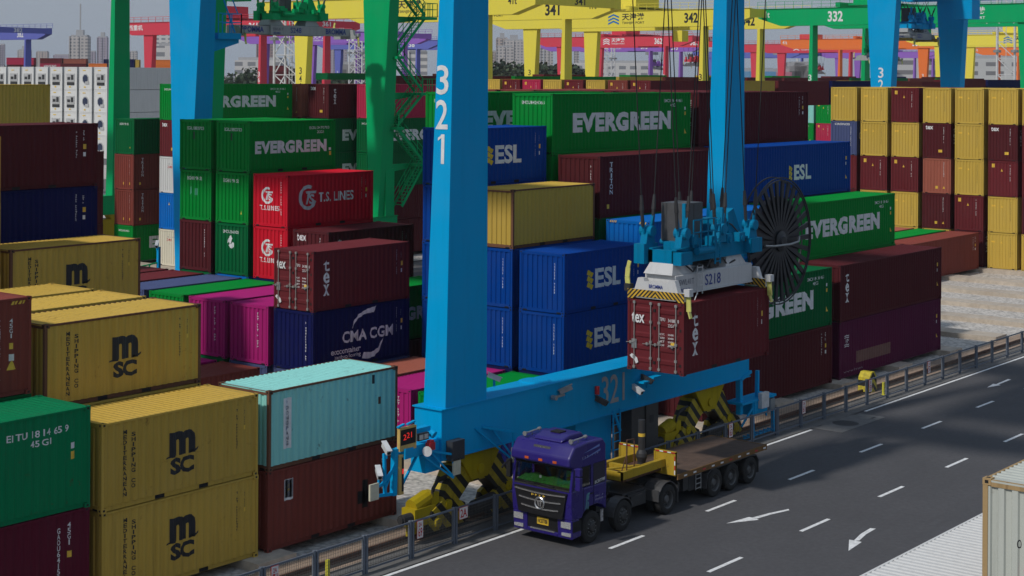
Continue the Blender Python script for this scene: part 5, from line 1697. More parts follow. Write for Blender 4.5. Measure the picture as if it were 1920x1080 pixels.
S5 = spreader((316, 300, 17.6), CR['yellow'], SPG, 3.03, 'S2', 'grey spreader with yellow head block seen through the green stair tower', fine=False)
S6 = spreader((383, 243, 18.2), CR['red'], SPG, 3.03, 'S2', 'small dark spreader hanging below the numbered red girder', fine=False)
S7 = spreader((490, 262, 16.5), CR['red'], SPG, 3.03, 'S2', 'small red spreader right of the second blue leg', fine=False)
S8 = spreader((404, 142, 17.5), CR['yellow'], SPG, 3.03, 'S2', 'small yellow spreader at the far right by the lattice mast', fine=False)
S9 = spreader((450, 300, 17.5), CR['purple'], SPG, 3.03, 'S2', 'small dark spreader below the purple girder at centre', fine=False)

# ---------------------------------------------------------------- the truck
TP = paint('truck_purple', (.022, .013, .16), .0, .10, .28, fade=0, spec=.5)
CHROME = plain('chrome', (.55, .55, .56), .25, .8)
GRIL = plain('grille_black', (.010, .010, .012), .4)
TRAY = paint('trailer_yellow', (.48, .32, .03), .9, .5, .6)
DECK = ground_mat('rusty_deck', (.105, .065, .045), .35, 3.5, (.05, .035, .03))
gm, gnt, gb = newmat('cab_glass')
gnt.nodes.remove(gb)
g1 = nd(gnt, "ShaderNodeBsdfTransparent")
g1.inputs[0].default_value = (.55, .62, .60, 1)
g2 = nd(gnt, "ShaderNodeBsdfGlossy")
g2.inputs['Roughness'].default_value = .05
g3 = nd(gnt, "ShaderNodeMixShader")
g3.inputs[0].default_value = .10
gnt.links.new(g1.outputs[0], g3.inputs[1])
gnt.links.new(g2.outputs[0], g3.inputs[2])
gnt.links.new(g3.outputs[0], [n for n in gnt.nodes if n.type == 'OUTPUT_MATERIAL'][0].inputs[0])
def wheel(parent, x, y, r, w, dual=False, front=False):
    """tyre with tread, dished rim, hub; y is the outer face, outer side towards -y"""
    t = MB()
    ww = w * (2.15 if dual else 1)
    t.lathe([(r * .60, 0.0), (r * .66, -.012), (r * .90, 0), (r * .985, .03), (r, .07), (r, w - .05), (r * .95, w), (r * .6, w)], (x, y, r), 1, 36)
    if dual:
        t.lathe([(r * .6, w * 1.12), (r, w * 1.2), (r, ww), (r * .6, ww)], (x, y, r), 1, 36)
    T = t.build('tyre', RUBBER, parent, smooth=False)
    m = MB()
    if front:
        m.lathe([(r * .60, .0), (r * .55, .02), (r * .52, .06), (r * .34, .03), (r * .30, -.03), (r * .22, -.06), (.01, -.06)], (x, y, r), 1, 24)
    else:
        m.lathe([(r * .60, .0), (r * .55, .03), (r * .50, .15), (r * .30, .16), (r * .28, .08), (r * .20, .04), (.01, .04)], (x, y, r), 1, 24)
    Rm_ = m.build('rim', plain('rim_grey', (.11, .11, .11), .5, .3) if not front else plain('rim_dark', (.05, .05, .05), .5, .3), T)
    k = MB()
    for q in range(10):
        a = 2 * math.pi * q / 10
        k.tube((x + r * .40 * math.cos(a), y + (.02 if front else .14), r + r * .40 * math.sin(a)), (x + r * .40 * math.cos(a), y + (-.015 if front else .10), r + r * .40 * math.sin(a)), .018, 6)
    k.build('wheel_nuts', STEEL if front else DARK, T)
    return T
def fender(mb, x, y0, y1, r, zc, a0=15, a1=165, th=.03):
    n = 10
    for k in range(n):
        t0, t1 = R(a0 + (a1 - a0) * k / n), R(a0 + (a1 - a0) * (k + 1) / n)
        p = [(x + q * math.cos(t), zc + q * math.sin(t)) for q, t in ((r, t0), (r + th, t0), (r + th, t1), (r, t1))]
        mb.prism(p, 1, y0, y1)
YN, YF_ = 32.10, 34.62
tr = empty('tractor_truck', (44.5, 33.35, 0), 'purple blue cab-over tractor truck driving towards the viewer along the fence', 'truck')
tl = empty('flatbed_trailer', (52.5, 33.35, 0), 'empty flatbed trailer with rusty deck and yellow headboard behind the purple truck', 'trailer')
class Off:
    pass
def T(mb, name, m, parent, smooth=False, bev=0.0):
    """build in world metres, parented with its offset taken off"""
    base = parent
    off = Vector((0, 0, 0))
    while base:
        off += base.location
        base = base.parent
    mb.v = [(a - off.x, b - off.y, c - off.z) for a, b, c in mb.v]
    o = mb.build(name, m, parent, smooth=smooth)
    if bev:
        md = o.modifiers.new('bevel', 'BEVEL')
        md.width = bev
        md.segments = 3
        md.limit_method = 'ANGLE'
        md.angle_limit = R(35)
    return o
# lower cab shell
b = MB()
b.prism([(43.36, .95), (43.30, 1.50), (43.32, 1.93), (45.31, 1.93), (45.31, 1.02), (45.22, 1.02), (45.1, 1.16), (44.78, 1.27), (44.25, 1.25), (43.98, 1.08), (43.92, .95)], 1, YN, YF_)
CAB = T(b, 'cab', TP, tr, bev=.05)
b = MB()
b.prism([(43.44, 2.66), (43.20, 2.74), (43.22, 3.02), (43.52, 3.38), (44.2, 3.44), (45.12, 3.42), (45.30, 3.2), (45.31, 2.62), (45.0, 2.60), (43.7, 2.60)], 1, YN + .02, YF_ - .02)
T(b, 'roof', TP, CAB, bev=.07)
b = MB()
for y0, y1 in ((YN + .01, YN + .10), (YF_ - .10, YF_ - .01)):
    b.prism([(43.32, 1.92), (43.46, 1.92), (43.58, 2.68), (43.44, 2.68)], 1, y0, y1)
    b.prism([(44.42, 1.92), (44.54, 1.92), (44.54, 2.68), (44.42, 2.68)], 1, y0, y1)
b.box(45.22, YN + .01, 1.92, 45.31, YF_ - .01, 2.66)
b.prism([(44.56, 1.92), (45.22, 1.92), (45.22, 2.62), (44.56, 2.62)], 1, YF_ - .08, YF_ - .02)
T(b, 'pillar', TP, CAB)
T(MB().box(44.56, YN + .012, 1.93, 45.24, YN + .06, 2.64), 'sleeper_panel', plain('panel_dark', (.012, .011, .03), .35), CAB)
T(MB().box(43.62, YN + .15, 1.90, 45.2, YF_ - .15, 1.94).box(44.9, YN + .12, 1.95, 45.2, YF_ - .12, 2.6), 'interior', plain('cab_interior', (.02, .02, .02)), CAB)
dash = MB()
N = 14
for k in range(N):
    y0, y1 = YN + .12 + (YF_ - YN - .24) * k / N, YN + .12 + (YF_ - YN - .24) * (k + 1) / N
    h0, h1 = 2.10 + .05 * math.sin(k * 1.3), 2.10 + .05 * math.sin((k + 1) * 1.3)
    dash.hexa([(43.40, y0, 1.94), (43.95, y0, 1.94), (43.95, y1, 1.94), (43.40, y1, 1.94), (43.46, y0, h0 - .06), (43.9, y0, h0 + .05), (43.9, y1, h1 + .05), (43.46, y1, h1 - .06)])
T(dash, 'dashboard_cover', plain('dash_green', (.035, .20, .03), .9, var=.4, scale=14), CAB)
T(MB().box(43.44, 33.46, 2.17, 43.46, 33.54, 2.25), 'toll_card', CAMW, CAB)
for k, (y, z) in enumerate(((YN, 0), (YF_, 0))):
    for dy in (.35, 1.9):
        pass
T(MB().box(44.25, 32.55, 1.95, 44.55, 33.05, 2.55).box(44.25, 33.65, 1.95, 44.55, 34.15, 2.55), 'seat', plain('seat_dark', (.02, .02, .025)), CAB)
w = MB()
w.face([(43.325, YN + .10, 1.935), (43.325, YF_ - .10, 1.935), (43.435, YF_ - .10, 2.665), (43.435, YN + .10, 2.665)])
T(w, 'windscreen', gm, CAB)
w = MB()
w.face([(43.47, YN + .03, 1.95), (44.42, YN + .03, 1.95), (44.42, YN + .03, 2.62), (43.60, YN + .03, 2.62)])
T(w, 'side_window', gm, CAB)
T(MB().bar((43.60, YN + .04, 2.60), (44.42, YN + .04, 2.60), .03).bar((43.9, YN + .03, 1.95), (43.9, YN + .03, 2.6), .03), 'window_frame', BLACK, CAB)
T(MB().prism([(43.30, 1.90), (43.42, 1.90), (43.44, 2.0), (43.36, 2.0)], 1, YN + .1, YF_ - .1).box(43.40, YN + .1, 2.60, 43.46, YF_ - .1, 2.69), 'windscreen_frame', BLACK, CAB)
wp = MB()
for y in (32.75, 33.55):
    wp.bar((43.30, y, 1.92), (43.30, y + .5, 1.99), .022)
    wp.bar((43.30, y + .1, 1.98), (43.31, y + .62, 2.0), .03)
T(wp, 'wiper', BLACK, CAB)
# front: grille, bars, badge
T(MB().prism([(YN + .34, .98), (YF_ - .34, .98), (YF_ - .16, 1.84), (YN + .16, 1.84)], 0, 43.245, 43.34), 'grille', GRIL, CAB)
gb_ = MB()
for z, s in ((1.76, .20), (1.50, .38), (1.24, .48)):
    zz = 0
    n = 8
    a, c = YN + s, YF_ - s
    for k in range(n):
        y0, y1 = a + (c - a) * k / n, a + (c - a) * (k + 1) / n
        d0, d1 = -.05 * (1 - ((k - n / 2) / (n / 2)) ** 2), -.05 * (1 - ((k + 1 - n / 2) / (n / 2)) ** 2)
        gb_.bar((43.225, y0, z + d0), (43.225, y1, z + d1), .03, .045)
T(gb_, 'grille_bar', CHROME, CAB)
T(MB().lathe([(.15, -.03), (.19, -.05), (.215, -.03), (.215, .02)], (43.235, 33.36, 1.38), 0, 28).lathe([(.01, -.012), (.15, -.012)], (43.235, 33.36, 1.38), 0, 20, 1), 'badge', [CHROME, GRIL], CAB)
bd = MB()
for q in (-1, 1):
    bd.hexa([(43.205, 33.36 + q * .015, 1.27), (43.205, 33.36 + q * .06, 1.27), (43.205, 33.36 + q * .10, 1.45), (43.205, 33.36 + q * .02, 1.48), (43.215, 33.36 + q * .015, 1.27), (43.215, 33.36 + q * .06, 1.27), (43.215, 33.36 + q * .10, 1.45), (43.215, 33.36 + q * .02, 1.48)])
T(bd, 'badge_mark', CHROME, CAB)
ym = MB()
for k in range(4):
    V, F = strip(0, .09, 1, .10, .11, 40 + k)
    ym.add([(43.238, 33.72 - k * .16 - a, 1.60 + c) for a, c in V], F)
T(ym, 'grille_marks', YEL, CAB)
def ftext(body, y0, y1, z0, z1, x, m, name='lettering', bold=.01):
    v, f = fit(body, -y0, z0, -y1, z1, bold)
    mb = MB().add([(x, -a, c) for a, c in v], f)
    return T(mb, name, m, CAB)
# bumper and lights
b = MB()
b.prism([(43.40, .32), (43.38, .60), (43.36, .96), (43.78, .96), (43.90, .70), (43.90, .36)], 1, YN + .02, YN + .62)
b.prism([(43.40, .32), (43.38, .60), (43.36, .96), (43.78, .96), (43.90, .70), (43.90, .36)], 1, YF_ - .62, YF_ - .02)
b.prism([(43.40, .32), (43.38, .46), (43.6, .46), (43.6, .34)], 1, YN + .62, YF_ - .62)
BUMP = T(b, 'bumper', TP, tr, bev=.03)
T(MB().box(43.42, YN + .60, .44, 43.58, YF_ - .60, .98), 'bumper_grille', GRIL, BUMP)
T(MB().box(43.375, YN + .75, .44, 43.42, YF_ - .75, .48), 'step_strip', CHROME, BUMP)
T(MB().box(43.40, 33.12, .62, 43.425, 33.60, .86), 'number_plate', plain('plate_yellow', (.65, .42, .03)), BUMP)
v, f = fit('NC87788', -33.56, .67, -33.16, .81, .012)
T(MB().add([(43.392, -a, c) for a, c in v], f), 'lettering', INK, BUMP)
lamp = plain('lamp_lens', (.50, .50, .52), .15, .4, var=.5, scale=30)
for y0, y1 in ((YN + .06, YN + .46), (YF_ - .46, YF_ - .06)):
    T(MB().prism([(y0, .68), (y1, .68), (y1, .88), (y0, .90)], 0, 43.345, 43.42), 'headlight', lamp, BUMP)
    T(MB().prism([(y0, .42), (y1 - .02, .42), (y1 - .02, .52), (y0, .54)], 0, 43.355, 43.42), 'fog_light', lamp, BUMP)
T(MB().box(43.9, YN + .06, .45, 44.0, YN + .3, .5).box(43.42, YN + .015, .55, 43.9, YN + .05, .9), 'step_well', BLACK, BUMP)
# marker lamps, roof panel, deflector, horns, mirrors
for y in (32.72, 33.32, 33.9):
    T(MB().box(43.19, y - .08, 2.80, 43.24, y + .08, 2.88), 'marker_lamp', plain('lamp_orange', (.55, .10, .02), .3), CAB)
T(MB().hexa([(43.30, 33.05, 3.08), (43.30, 33.75, 3.08), (43.32, 33.75, 3.08), (43.32, 33.05, 3.08), (43.41, 33.05, 3.27), (43.41, 33.75, 3.27), (43.44, 33.75, 3.27), (43.44, 33.05, 3.27)]), 'name_panel', plain('panel_black', (.03, .03, .035)), CAB)
pm_ = MB()
for row, z in enumerate((3.235, 3.175, 3.115)):
    for k in range(8 if row else 4):
        V, F = strip(0, 0, 1, .045, .055, 60 + k + 9 * row)
        x = 43.296 + (z - 3.08) * .56
        pm_.add([(x, 33.68 - k * .075 - (.12 if row == 0 else 0) - a, z + c) for a, c in V], F)
T(pm_, 'panel_marks', WHITE, CAB)
d = MB()
d.prism([(43.62, 3.40), (43.70, 3.50), (44.1, 3.60), (44.75, 3.60), (44.9, 3.42)], 1, 32.75, 33.95)
T(d, 'roof_fairing', TP, CAB, bev=.06)
T(MB().box(44.05, 33.15, 3.60, 44.4, 33.55, 3.64), 'roof_vent', BLACK, CAB)
for y in (32.35, 34.3):
    h = MB()
    h.tube((43.75, y, 3.52), (44.35, y, 3.55), .03, 8)
    h.tube((43.58, y, 3.51), (43.75, y, 3.52), .085, 10, 0, .03)
    h.tube((44.35, y, 3.55), (44.45, y, 3.55), .06, 10)
    h.bar((44.0, y, 3.4), (44.0, y, 3.53), .03)
    T(h, 'air_horn', STEEL, CAB)
mm = MB()
mm.box(43.36, 31.80, 1.98, 43.52, 32.0, 2.42).box(43.36, 31.80, 2.46, 43.52, 32.0, 2.72)
mm.bar((43.45, 32.1, 2.66), (43.45, 31.95, 2.62), .04).bar((43.45, 32.1, 2.02), (43.45, 31.95, 2.06), .04)
T(mm, 'side_mirror', TP, CAB, bev=.03)
mm = MB()
mm.box(43.36, 34.74, 2.0, 43.50, 34.92, 2.6)
mm.bar((43.45, 34.6, 2.5), (43.45, 34.8, 2.5), .04)
T(mm, 'side_mirror', BLACK, CAB, bev=.03)
mm = MB().bar((43.2, 34.55, 2.72), (42.98, 34.72, 2.50), .05).bar((42.98, 34.72, 2.5), (42.94, 34.76, 2.40), .12, .05)
T(mm, 'front_mirror', BLACK, CAB)
# door lines, handle, steps, stickers on the side
T(MB().bar((43.98, YN - .003, 1.15), (43.98, YN - .003, 1.93), .012).bar((44.56, YN - .003, 1.28), (44.56, YN - .003, 1.93), .012).box(44.36, YN - .02, 1.66, 44.52, YN, 1.70), 'door_seam', BLACK, CAB)
v, f = fit('BCB7788', 44.62, 1.96, 45.20, 2.06, .012)
T(MB().add([(a, YN - .006, c + (a - 44.62) * .08) for a, c in v], f), 'lettering', WHITE, CAB)
sm = MB()
for k in range(7):
    V, F = strip(0, 0, 1, .09, .07, 90 + k)
    sm.add([(43.92 + k * .14 + a, YN + .012, 2.98 + c + k * .01) for a, c in V], F)
for row in (0, 1):
    for k in range(7):
        V, F = strip(0, 0, 1, .07, .055, 120 + k + 9 * row)
        sm.add([(44.66 + k * .065 + a, YN - .005, 1.58 - row * .12 + c) for a, c in V], F)
T(sm, 'side_marks', plain('mark_pale', (.45, .45, .55)), CAB)
T(MB().add([(43.85, YN + .012, 2.86), (44.95, YN + .012, 3.10), (44.95, YN + .012, 3.03)], [(0, 1, 2)]).add([(43.95, YN + .012, 3.08), (44.9, YN + .012, 3.26), (44.9, YN + .012, 3.18)], [(0, 1, 2)]), 'side_flash', plain('flash_blue', (.15, .22, .5)), CAB)
st = MB()
for q in ([(44.08, 1.20), (44.14, 1.22), (44.20, 1.45), (44.15, 1.50)], [(44.12, 1.48), (44.28, 1.5), (44.30, 1.62), (44.16, 1.70)], [(44.20, 1.20), (44.26, 1.2), (44.28, 1.42), (44.22, 1.45)], [(44.2, 1.64), (44.34, 1.68), (44.32, 1.74), (44.2, 1.72)]):
    st.add([(a, YN - .005, c) for a, c in q], [(0, 1, 2, 3)])
T(st, 'sticker', plain('sticker_teal', (.10, .28, .32)), CAB)
T(MB().box(44.98, YN + .0, .62, 45.12, YN + .03, 1.02), 'reflector', plain('refl', (.35, .33, .33), var=.6, scale=12), tr)
# chassis
c = MB()
for y in (32.95, 33.75):
    c.box(43.9, y - .06, .62, 50.1, y + .06, .92)
for x in (44.5, 46.35, 49.15):
    c.box(x - .09, 32.4, .45, x + .09, 34.35, .62)
c.box(47.1, 32.45, .55, 48.2, 32.9, 1.02).box(47.2, 32.38, .62, 47.9, 32.46, .95)
c.box(45.4, 32.6, .75, 46.0, 34.2, 1.1).box(46.9, 32.55, .98, 48.3, 34.2, 1.08)
c.box(48.55, 32.95, .92, 49.75, 33.75, 1.06)
c.tube((47.0, 34.25, .72), (48.3, 34.25, .72), .3, 14)
c.box(50.05, 32.3, .6, 50.15, 34.4, .95)
T(c, 'chassis', DARK, tr)
fm = plain('fender_grey', (.055, .055, .058), .55)
f1 = MB()
fender(f1, 46.35, 32.12, 32.5, .60, .53, 20, 175)
T(f1, 'fender', fm, tr)
f1 = MB()
fender(f1, 49.15, 32.12, 32.85, .62, .53, 25, 155)
f1.box(48.52, 32.12, .55, 48.56, 32.85, .95).box(49.76, 32.12, .30, 49.80, 32.85, .85)
T(f1, 'fender', fm, tr)
for x, du, fr in ((44.5, 0, 1), (46.35, 0, 1), (49.15, 1, 0)):
    for side in (0, 1):
        y = 32.12
        o = wheel(None, 0, 0, .53, .29, bool(du), bool(fr))
        o.parent = tr
        o.location = Vector((x, y if side == 0 else 34.58, 0)) - tr.location
        if side:
            o.rotation_euler = (0, 0, math.pi)
hz = MB()
for k in range(5):
    pts = [(45.5 + .07 * q, 33.0 + k * .12 + .05 * math.sin(q * 1.1), 1.35 + .22 * math.cos(q * 1.1) - .012 * q) for q in range(18)]
    hz.path(pts, .018, 5)
    hz.path([(45.35, 33.0 + k * .12, 1.6), pts[0]], .018, 5)
T(hz, 'air_hose', DARK, tr)
# trailer
g = MB()
for y in (32.65, 33.95):
    g.box(46.80, y - .09, 1.56, 49.6, y + .09, 1.84)
g.box(46.78, 32.56, 1.56, 46.95, 34.04, 1.84).box(47.9, 32.65, 1.6, 48.1, 33.95, 1.8)
g.bar((46.9, 33.3, 1.84), (48.2, 32.7, 1.84), .14, .05)
G = T(g, 'gooseneck', TRAY, tl)
T(MB().box(47.2, 32.75, 1.40, 49.7, 33.85, 1.57), 'coupling_plate', RUSTY, tl)
for y0, y1 in ((32.12, 33.05), (33.72, 34.60)):
    hbm = MB().box(49.62, y0, 1.28, 49.68, y1, 2.10)
    hbm.box(49.60, y0, 1.28, 49.70, y0 + .05, 2.12).box(49.60, y1 - .05, 1.28, 49.70, y1, 2.12).box(49.60, y0, 2.07, 49.72, y1, 2.13)
    HBO = T(hbm, 'headboard', TRAY, tl)
    tp = MB()
    k = 0
    for a in [y0 + .02 + .17 * q for q in range(int((y1 - y0) / .17))]:
        tp.add([(49.592, a, 2.075), (49.592, a + .15, 2.075), (49.592, a + .15, 2.12), (49.592, a, 2.12)], [(0, 1, 2, 3)], k % 2)
        k += 1
    for z in [1.32 + .17 * q for q in range(4)]:
        tp.add([(49.592, y0 + .003, z), (49.592, y0 + .047, z), (49.592, y0 + .047, z + .15), (49.592, y0 + .003, z + .15)], [(0, 1, 2, 3)], k % 2)
        k += 1
    T(tp, 'reflective_tape', [REDT, WHITE], HBO)
p = MB()
p.lathe([(.01, 1.62), (.125, 1.62), (.125, .55), (.19, .42), (.21, .30), (.15, .1), (.15, 0), (.01, 0)], (49.25, 33.35, 1.58), 2, 18)
P = T(p, 'post', DARK, tl)
T(MB().lathe([(.128, 1.02), (.128, 1.14)], (49.25, 33.35, 1.58), 2, 18), 'band', YEL, P)
T(MB().bar((47.25, 32.62, 1.84), (47.25, 32.62, 2.9), .035).bar((47.25, 32.62, 2.9), (47.9, 32.75, 2.82), .035).bar((47.9, 32.75, 1.84), (47.9, 32.75, 2.82), .035).path([(47.3, 32.65, 2.4), (47.1, 32.7, 1.9), (46.9, 32.8, 1.5)], .02, 6), 'hose_stand', RUSTY, tl)
dk = MB()
dk.box(49.70, 32.10, 1.24, 56.04, 34.60, 1.30)
DKO = T(dk, 'deck', DECK, tl)
T(MB().box(49.7, 32.07, 1.12, 56.06, 32.12, 1.315).box(49.7, 34.58, 1.12, 56.06, 34.63, 1.315).box(56.02, 32.1, 1.1, 56.08, 34.6, 1.31), 'side_rail', paint('rail_rusty', (.20, .11, .045), 1.0, .6), DKO)
rf = MB()
for k in range(10):
    x = 50.1 + k * .63
    rf.add([(x, 32.064, 1.18), (x + .2, 32.064, 1.18), (x + .2, 32.064, 1.24), (x, 32.064, 1.24)], [(0, 1, 2, 3)], k % 3 == 2)
T(rf, 'reflector', [WHITE, REDT], DKO)
fr_ = MB()
for y in (32.9, 33.8):
    fr_.box(49.4, y - .07, .82, 55.9, y + .07, 1.22)
for k in range(8):
    fr_.box(50.0 + k * .82, 32.2, 1.10, 50.1 + k * .82, 34.5, 1.235)
for x in (52.33, 53.55, 54.9):
    fr_.box(x - .08, 32.4, .45, x + .08, 34.3, .62)
fr_.box(50.4, 32.3, .55, 50.75, 33.0, 1.1).box(50.85, 32.35, .45, 51.25, 32.7, 1.05)
T(fr_, 'frame', DARK, tl)
st = MB()
for x in (51.0, 51.35):
    st.bar((x, 32.14, .5), (x, 32.14, 1.1), .03)
for z in (.55, .72, .9, 1.05):
    st.bar((51.0, 32.14, z), (51.35, 32.14, z), .03)
T(st, 'step_ladder', STEEL, tl)
f1 = MB()
f1.prism([(51.68, .42), (51.72, .42), (51.80, .95), (52.05, 1.08), (54.9, 1.10), (55.35, 1.04), (55.55, .80), (55.52, .78), (55.33, 1.0), (54.9, 1.06), (52.06, 1.04), (51.84, .93)], 1, 32.12, 32.75)
f1.box(55.5, 32.12, .32, 55.53, 32.75, .82)
T(f1, 'fender', fm, tl)
for x in (52.33, 53.55, 54.9):
    for side in (0, 1):
        o = wheel(None, 0, 0, .52, .27, True, False)
        o.parent = tl
        o.location = Vector((x, 32.12 if side == 0 else 34.58, 0)) - tl.location
        if side:
            o.rotation_euler = (0, 0, math.pi)
# the driver, seen through the glass: seated, hands on the wheel
me = bpy.data.meshes.new('person')
J = [(0, 0, 0), (0, 0, .22), (0, 0, .44), (0, 0, .56), (-.02, 0, .64), (-.03, 0, .74), (-.02, 0, .82), (.0, .19, .47), (-.12, .26, .24), (-.36, .16, .26), (-.44, .13, .28), (0, -.19, .47), (-.12, -.26, .24), (-.36, -.16, .26), (-.44, -.13, .28),
     (-.05, .10, -.02), (-.42, .13, .02), (-.50, .13, -.36), (-.05, -.10, -.02), (-.42, -.13, .02), (-.50, -.13, -.36)]
Ed = [(0, 1), (1, 2), (2, 3), (3, 4), (4, 5), (5, 6), (2, 7), (7, 8), (8, 9), (9, 10), (2, 11), (11, 12), (12, 13), (13, 14), (0, 15), (15, 16), (16, 17), (0, 18), (18, 19), (19, 20)]
Rd = [.15, .15, .16, .065, .075, .10, .085, .07, .05, .04, .045, .07, .05, .04, .045, .10, .075, .055, .10, .075, .055]
me.from_pydata(J, Ed, [])
po = put('person', me)
po.location = (44.22, 32.82, 2.0)
po.scale = (.86, .86, .80)
tag(po, 'truck driver in a yellow safety vest sitting behind the windscreen', 'person')
sk = po.modifiers.new('skin', 'SKIN')
for v_, r_ in zip(me.skin_vertices[0].data, Rd):
    v_.radius = (r_, r_)
me.skin_vertices[0].data[0].use_root = True
po.modifiers.new('smooth', 'SUBSURF').levels = 1
me.materials.append(plain('driver_skin', (.22, .12, .075), .6))
vest = MB()
vest.lathe([(.13, .02), (.165, .1), (.175, .3), (.15, .46), (.08, .50)], (0, 0, 0), 2, 14)
vo = vest.build('vest', plain('vest_yellow', (.35, .62, .03), .8), po)
hr = MB().lathe([(.115, .0), (.11, .07), (.06, .12), (.01, .13)], (-.01, 0, .77), 2, 12)
hr.build('hair', BLACK, po)

# ---------------------------------------------------------------- background
def facade(name, wall, glass, fx, fz, wx=.55, wz=.5):
    """storeys and windows over a plain wall, laid out in metres"""
    if name in _mats:
        return _mats[name]
    m, nt, b = newmat(name)
    tc = nd(nt, "ShaderNodeTexCoord")
    ge = nd(nt, "ShaderNodeNewGeometry")
    sp = nd(nt, "ShaderNodeSeparateXYZ")
    nt.links.new(tc.outputs['Object'], sp.inputs[0])
    def cell(sock, pitch, w):
        f = nd(nt, "ShaderNodeMath", operation='FRACT')
        nt.links.new(mul(nt, sock, 1 / pitch), f.inputs[0])
        g = nd(nt, "ShaderNodeMath", operation='LESS_THAN')
        nt.links.new(f.outputs[0], g.inputs[0])
        g.inputs[1].default_value = w
        return g.outputs[0]
    ad = nd(nt, "ShaderNodeMath", operation='ADD')
    nt.links.new(sp.outputs[0], ad.inputs[0])
    nt.links.new(sp.outputs[1], ad.inputs[1])
    k = mul(nt, cell(ad.outputs[0], fx, wx), cell(sp.outputs[2], fz, wz))
    c = mix(nt, k, wall, glass)
    n = noise(nt, tc.outputs['Object'], .03, 3)
    c = mix(nt, ramp(nt, n, .35, .7, 0, .3), c, tuple(x * .6 for x in wall))
    nt.links.new(c, b.inputs['Base Color'])
    b.inputs['Roughness'].default_value = .7
    _mats[name] = m
    return m
F1 = facade('wall_pale_flats', (.50, .46, .44), (.16, .17, .19), 3.6, 3.0)
F2 = facade('wall_beige_flats', (.46, .38, .34), (.15, .15, .17), 4.2, 3.0, .5, .55)
F3 = facade('wall_brown_flats', (.30, .20, .20), (.12, .11, .13), 3.4, 3.0, .5, .5)
F4 = facade('wall_white_office', (.62, .60, .58), (.20, .21, .23), 6.0, 3.8, .62, .5)
F5 = facade('wall_lilac_flats', (.36, .31, .38), (.18, .17, .20), 3.8, 3.0, .5, .5)
F6 = facade('wall_grey_hall', (.26, .25, .25), (.10, .10, .11), 5.0, 5.0, .5, .55)
GREYB = plain('building_grey', (.36, .36, .37), .7)
def at(px, d):
    a = (px - 960) / 3062.92
    return d * (FX + a * FY), d * (FY - a * FX)
def zy(px, py, d):
    return CAMZ + (140.1 + (px - 960) * math.tan(R(.35)) - py) * d / 3062.92
def tower(px0, px1, py, d, m, label, name='tower_block', roof=0, cat='building', group='distant city buildings', extra=None, dep=None):
    x0, y0 = at(px0, d)
    x1, y1 = at(px1, d)
    w = math.hypot(x1 - x0, y1 - y0)
    ztop = zy((px0 + px1) / 2, py, d)
    t = math.atan2(y1 - y0, x1 - x0)
    r = empty(name, (x0, y0, 0), label, cat, group, t)
    dd = dep or min(w * .7, 40)
    b = MB()
    b.box(0, 0, 0, w, dd, ztop)
    b.build('wall', m, r)
    q = MB()
    q.box(w * .06, dd * .1, ztop, w * .94, dd * .9, ztop + 1.4)
    if roof >= 1:
        q.box(w * .3, dd * .3, ztop + 1.4, w * .7, dd * .7, ztop + 6)
    if roof >= 2:
        q.box(w * .47, dd * .45, ztop + 6, w * .53, dd * .55, ztop + 30)
    q.build('roof', GREYB, r)
    f = MB()
    n = max(2, int(w / 9))
    for k in range(n + 1):
        x = w * k / n
        f.box(x - .35, -.9, 0, x + .35, .0, ztop)
    if extra != 'flat':
        f.build('balcony_column', m, r)
    return r
T_ = [
 (130, 164, 68, 1500, F1, 2, 'pale slab tower with rooftop mast at far left'),
 (182, 200, 70, 1900, F5, 1, 'narrow lilac tower next to the slim green leg'),
 (0, 8, 84, 2100, F5, 0, 'tower sliver at the left border'), (33, 55, 94, 2300, F1, 1, 'low pale tower right of the violet crane leg'), (68, 88, 97, 2500, F2, 0, 'low beige tower left of the pale slab tower'),
 (166, 178, 97, 2300, F5, 0, 'small lilac block right of the pale slab tower'), (100, 128, 103, 2600, F5, 0, 'hazy block left of the pale slab tower'),
 (243, 256, 97, 2200, F1, 0, 'small hazy tower right of the slim green leg'), (290, 345, 63, 1500, F4, 1, 'pale glass tower behind the left red crane leg'),
 (481, 495, 82, 1700, F3, 1, 'left half of the brown twin tower below the green spreader'), (495, 511, 77, 1700, F3, 1, 'right half of the brown twin tower below the green spreader'),
 (618, 632, 75, 1900, F5, 1, 'lilac tower behind the yellow leg'), (634, 650, 82, 1900, F5, 0, 'second lilac tower behind the yellow leg'), (560, 566, 80, 2000, F5, 0, 'thin tower left of the yellow leg'),
 (665, 684, 86, 1500, F1, 0, 'pale tower left of the green leg'), (766, 800, 96, 900, F4, 0, 'pale apartment slab seen through the stair tower'),
 (930, 952, 72, 1750, F2, 1, 'tall beige tower right of the blue numbered leg'), (944, 982, 76, 1700, F1, 1, 'wide pale block in front of the tall beige tower'), (930, 962, 88, 1600, F1, 0, 'lower block at the foot of the beige tower'),
 (922, 932, 97, 1800, F2, 0, 'beige sliver beside the blue numbered leg'), (1008, 1018, 74, 1700, F1, 1, 'thin pale tower between two yellow legs'), (1020, 1036, 90, 1700, F1, 0, 'pale tower just left of the thin yellow leg'),
 (1076, 1085, 92, 1900, F1, 0, 'pale tower between the red and the yellow leg'),
]
for px0, px1, py, d, m, rf, lab in T_:
    tower(px0, px1, py, d, m, lab, roof=rf)
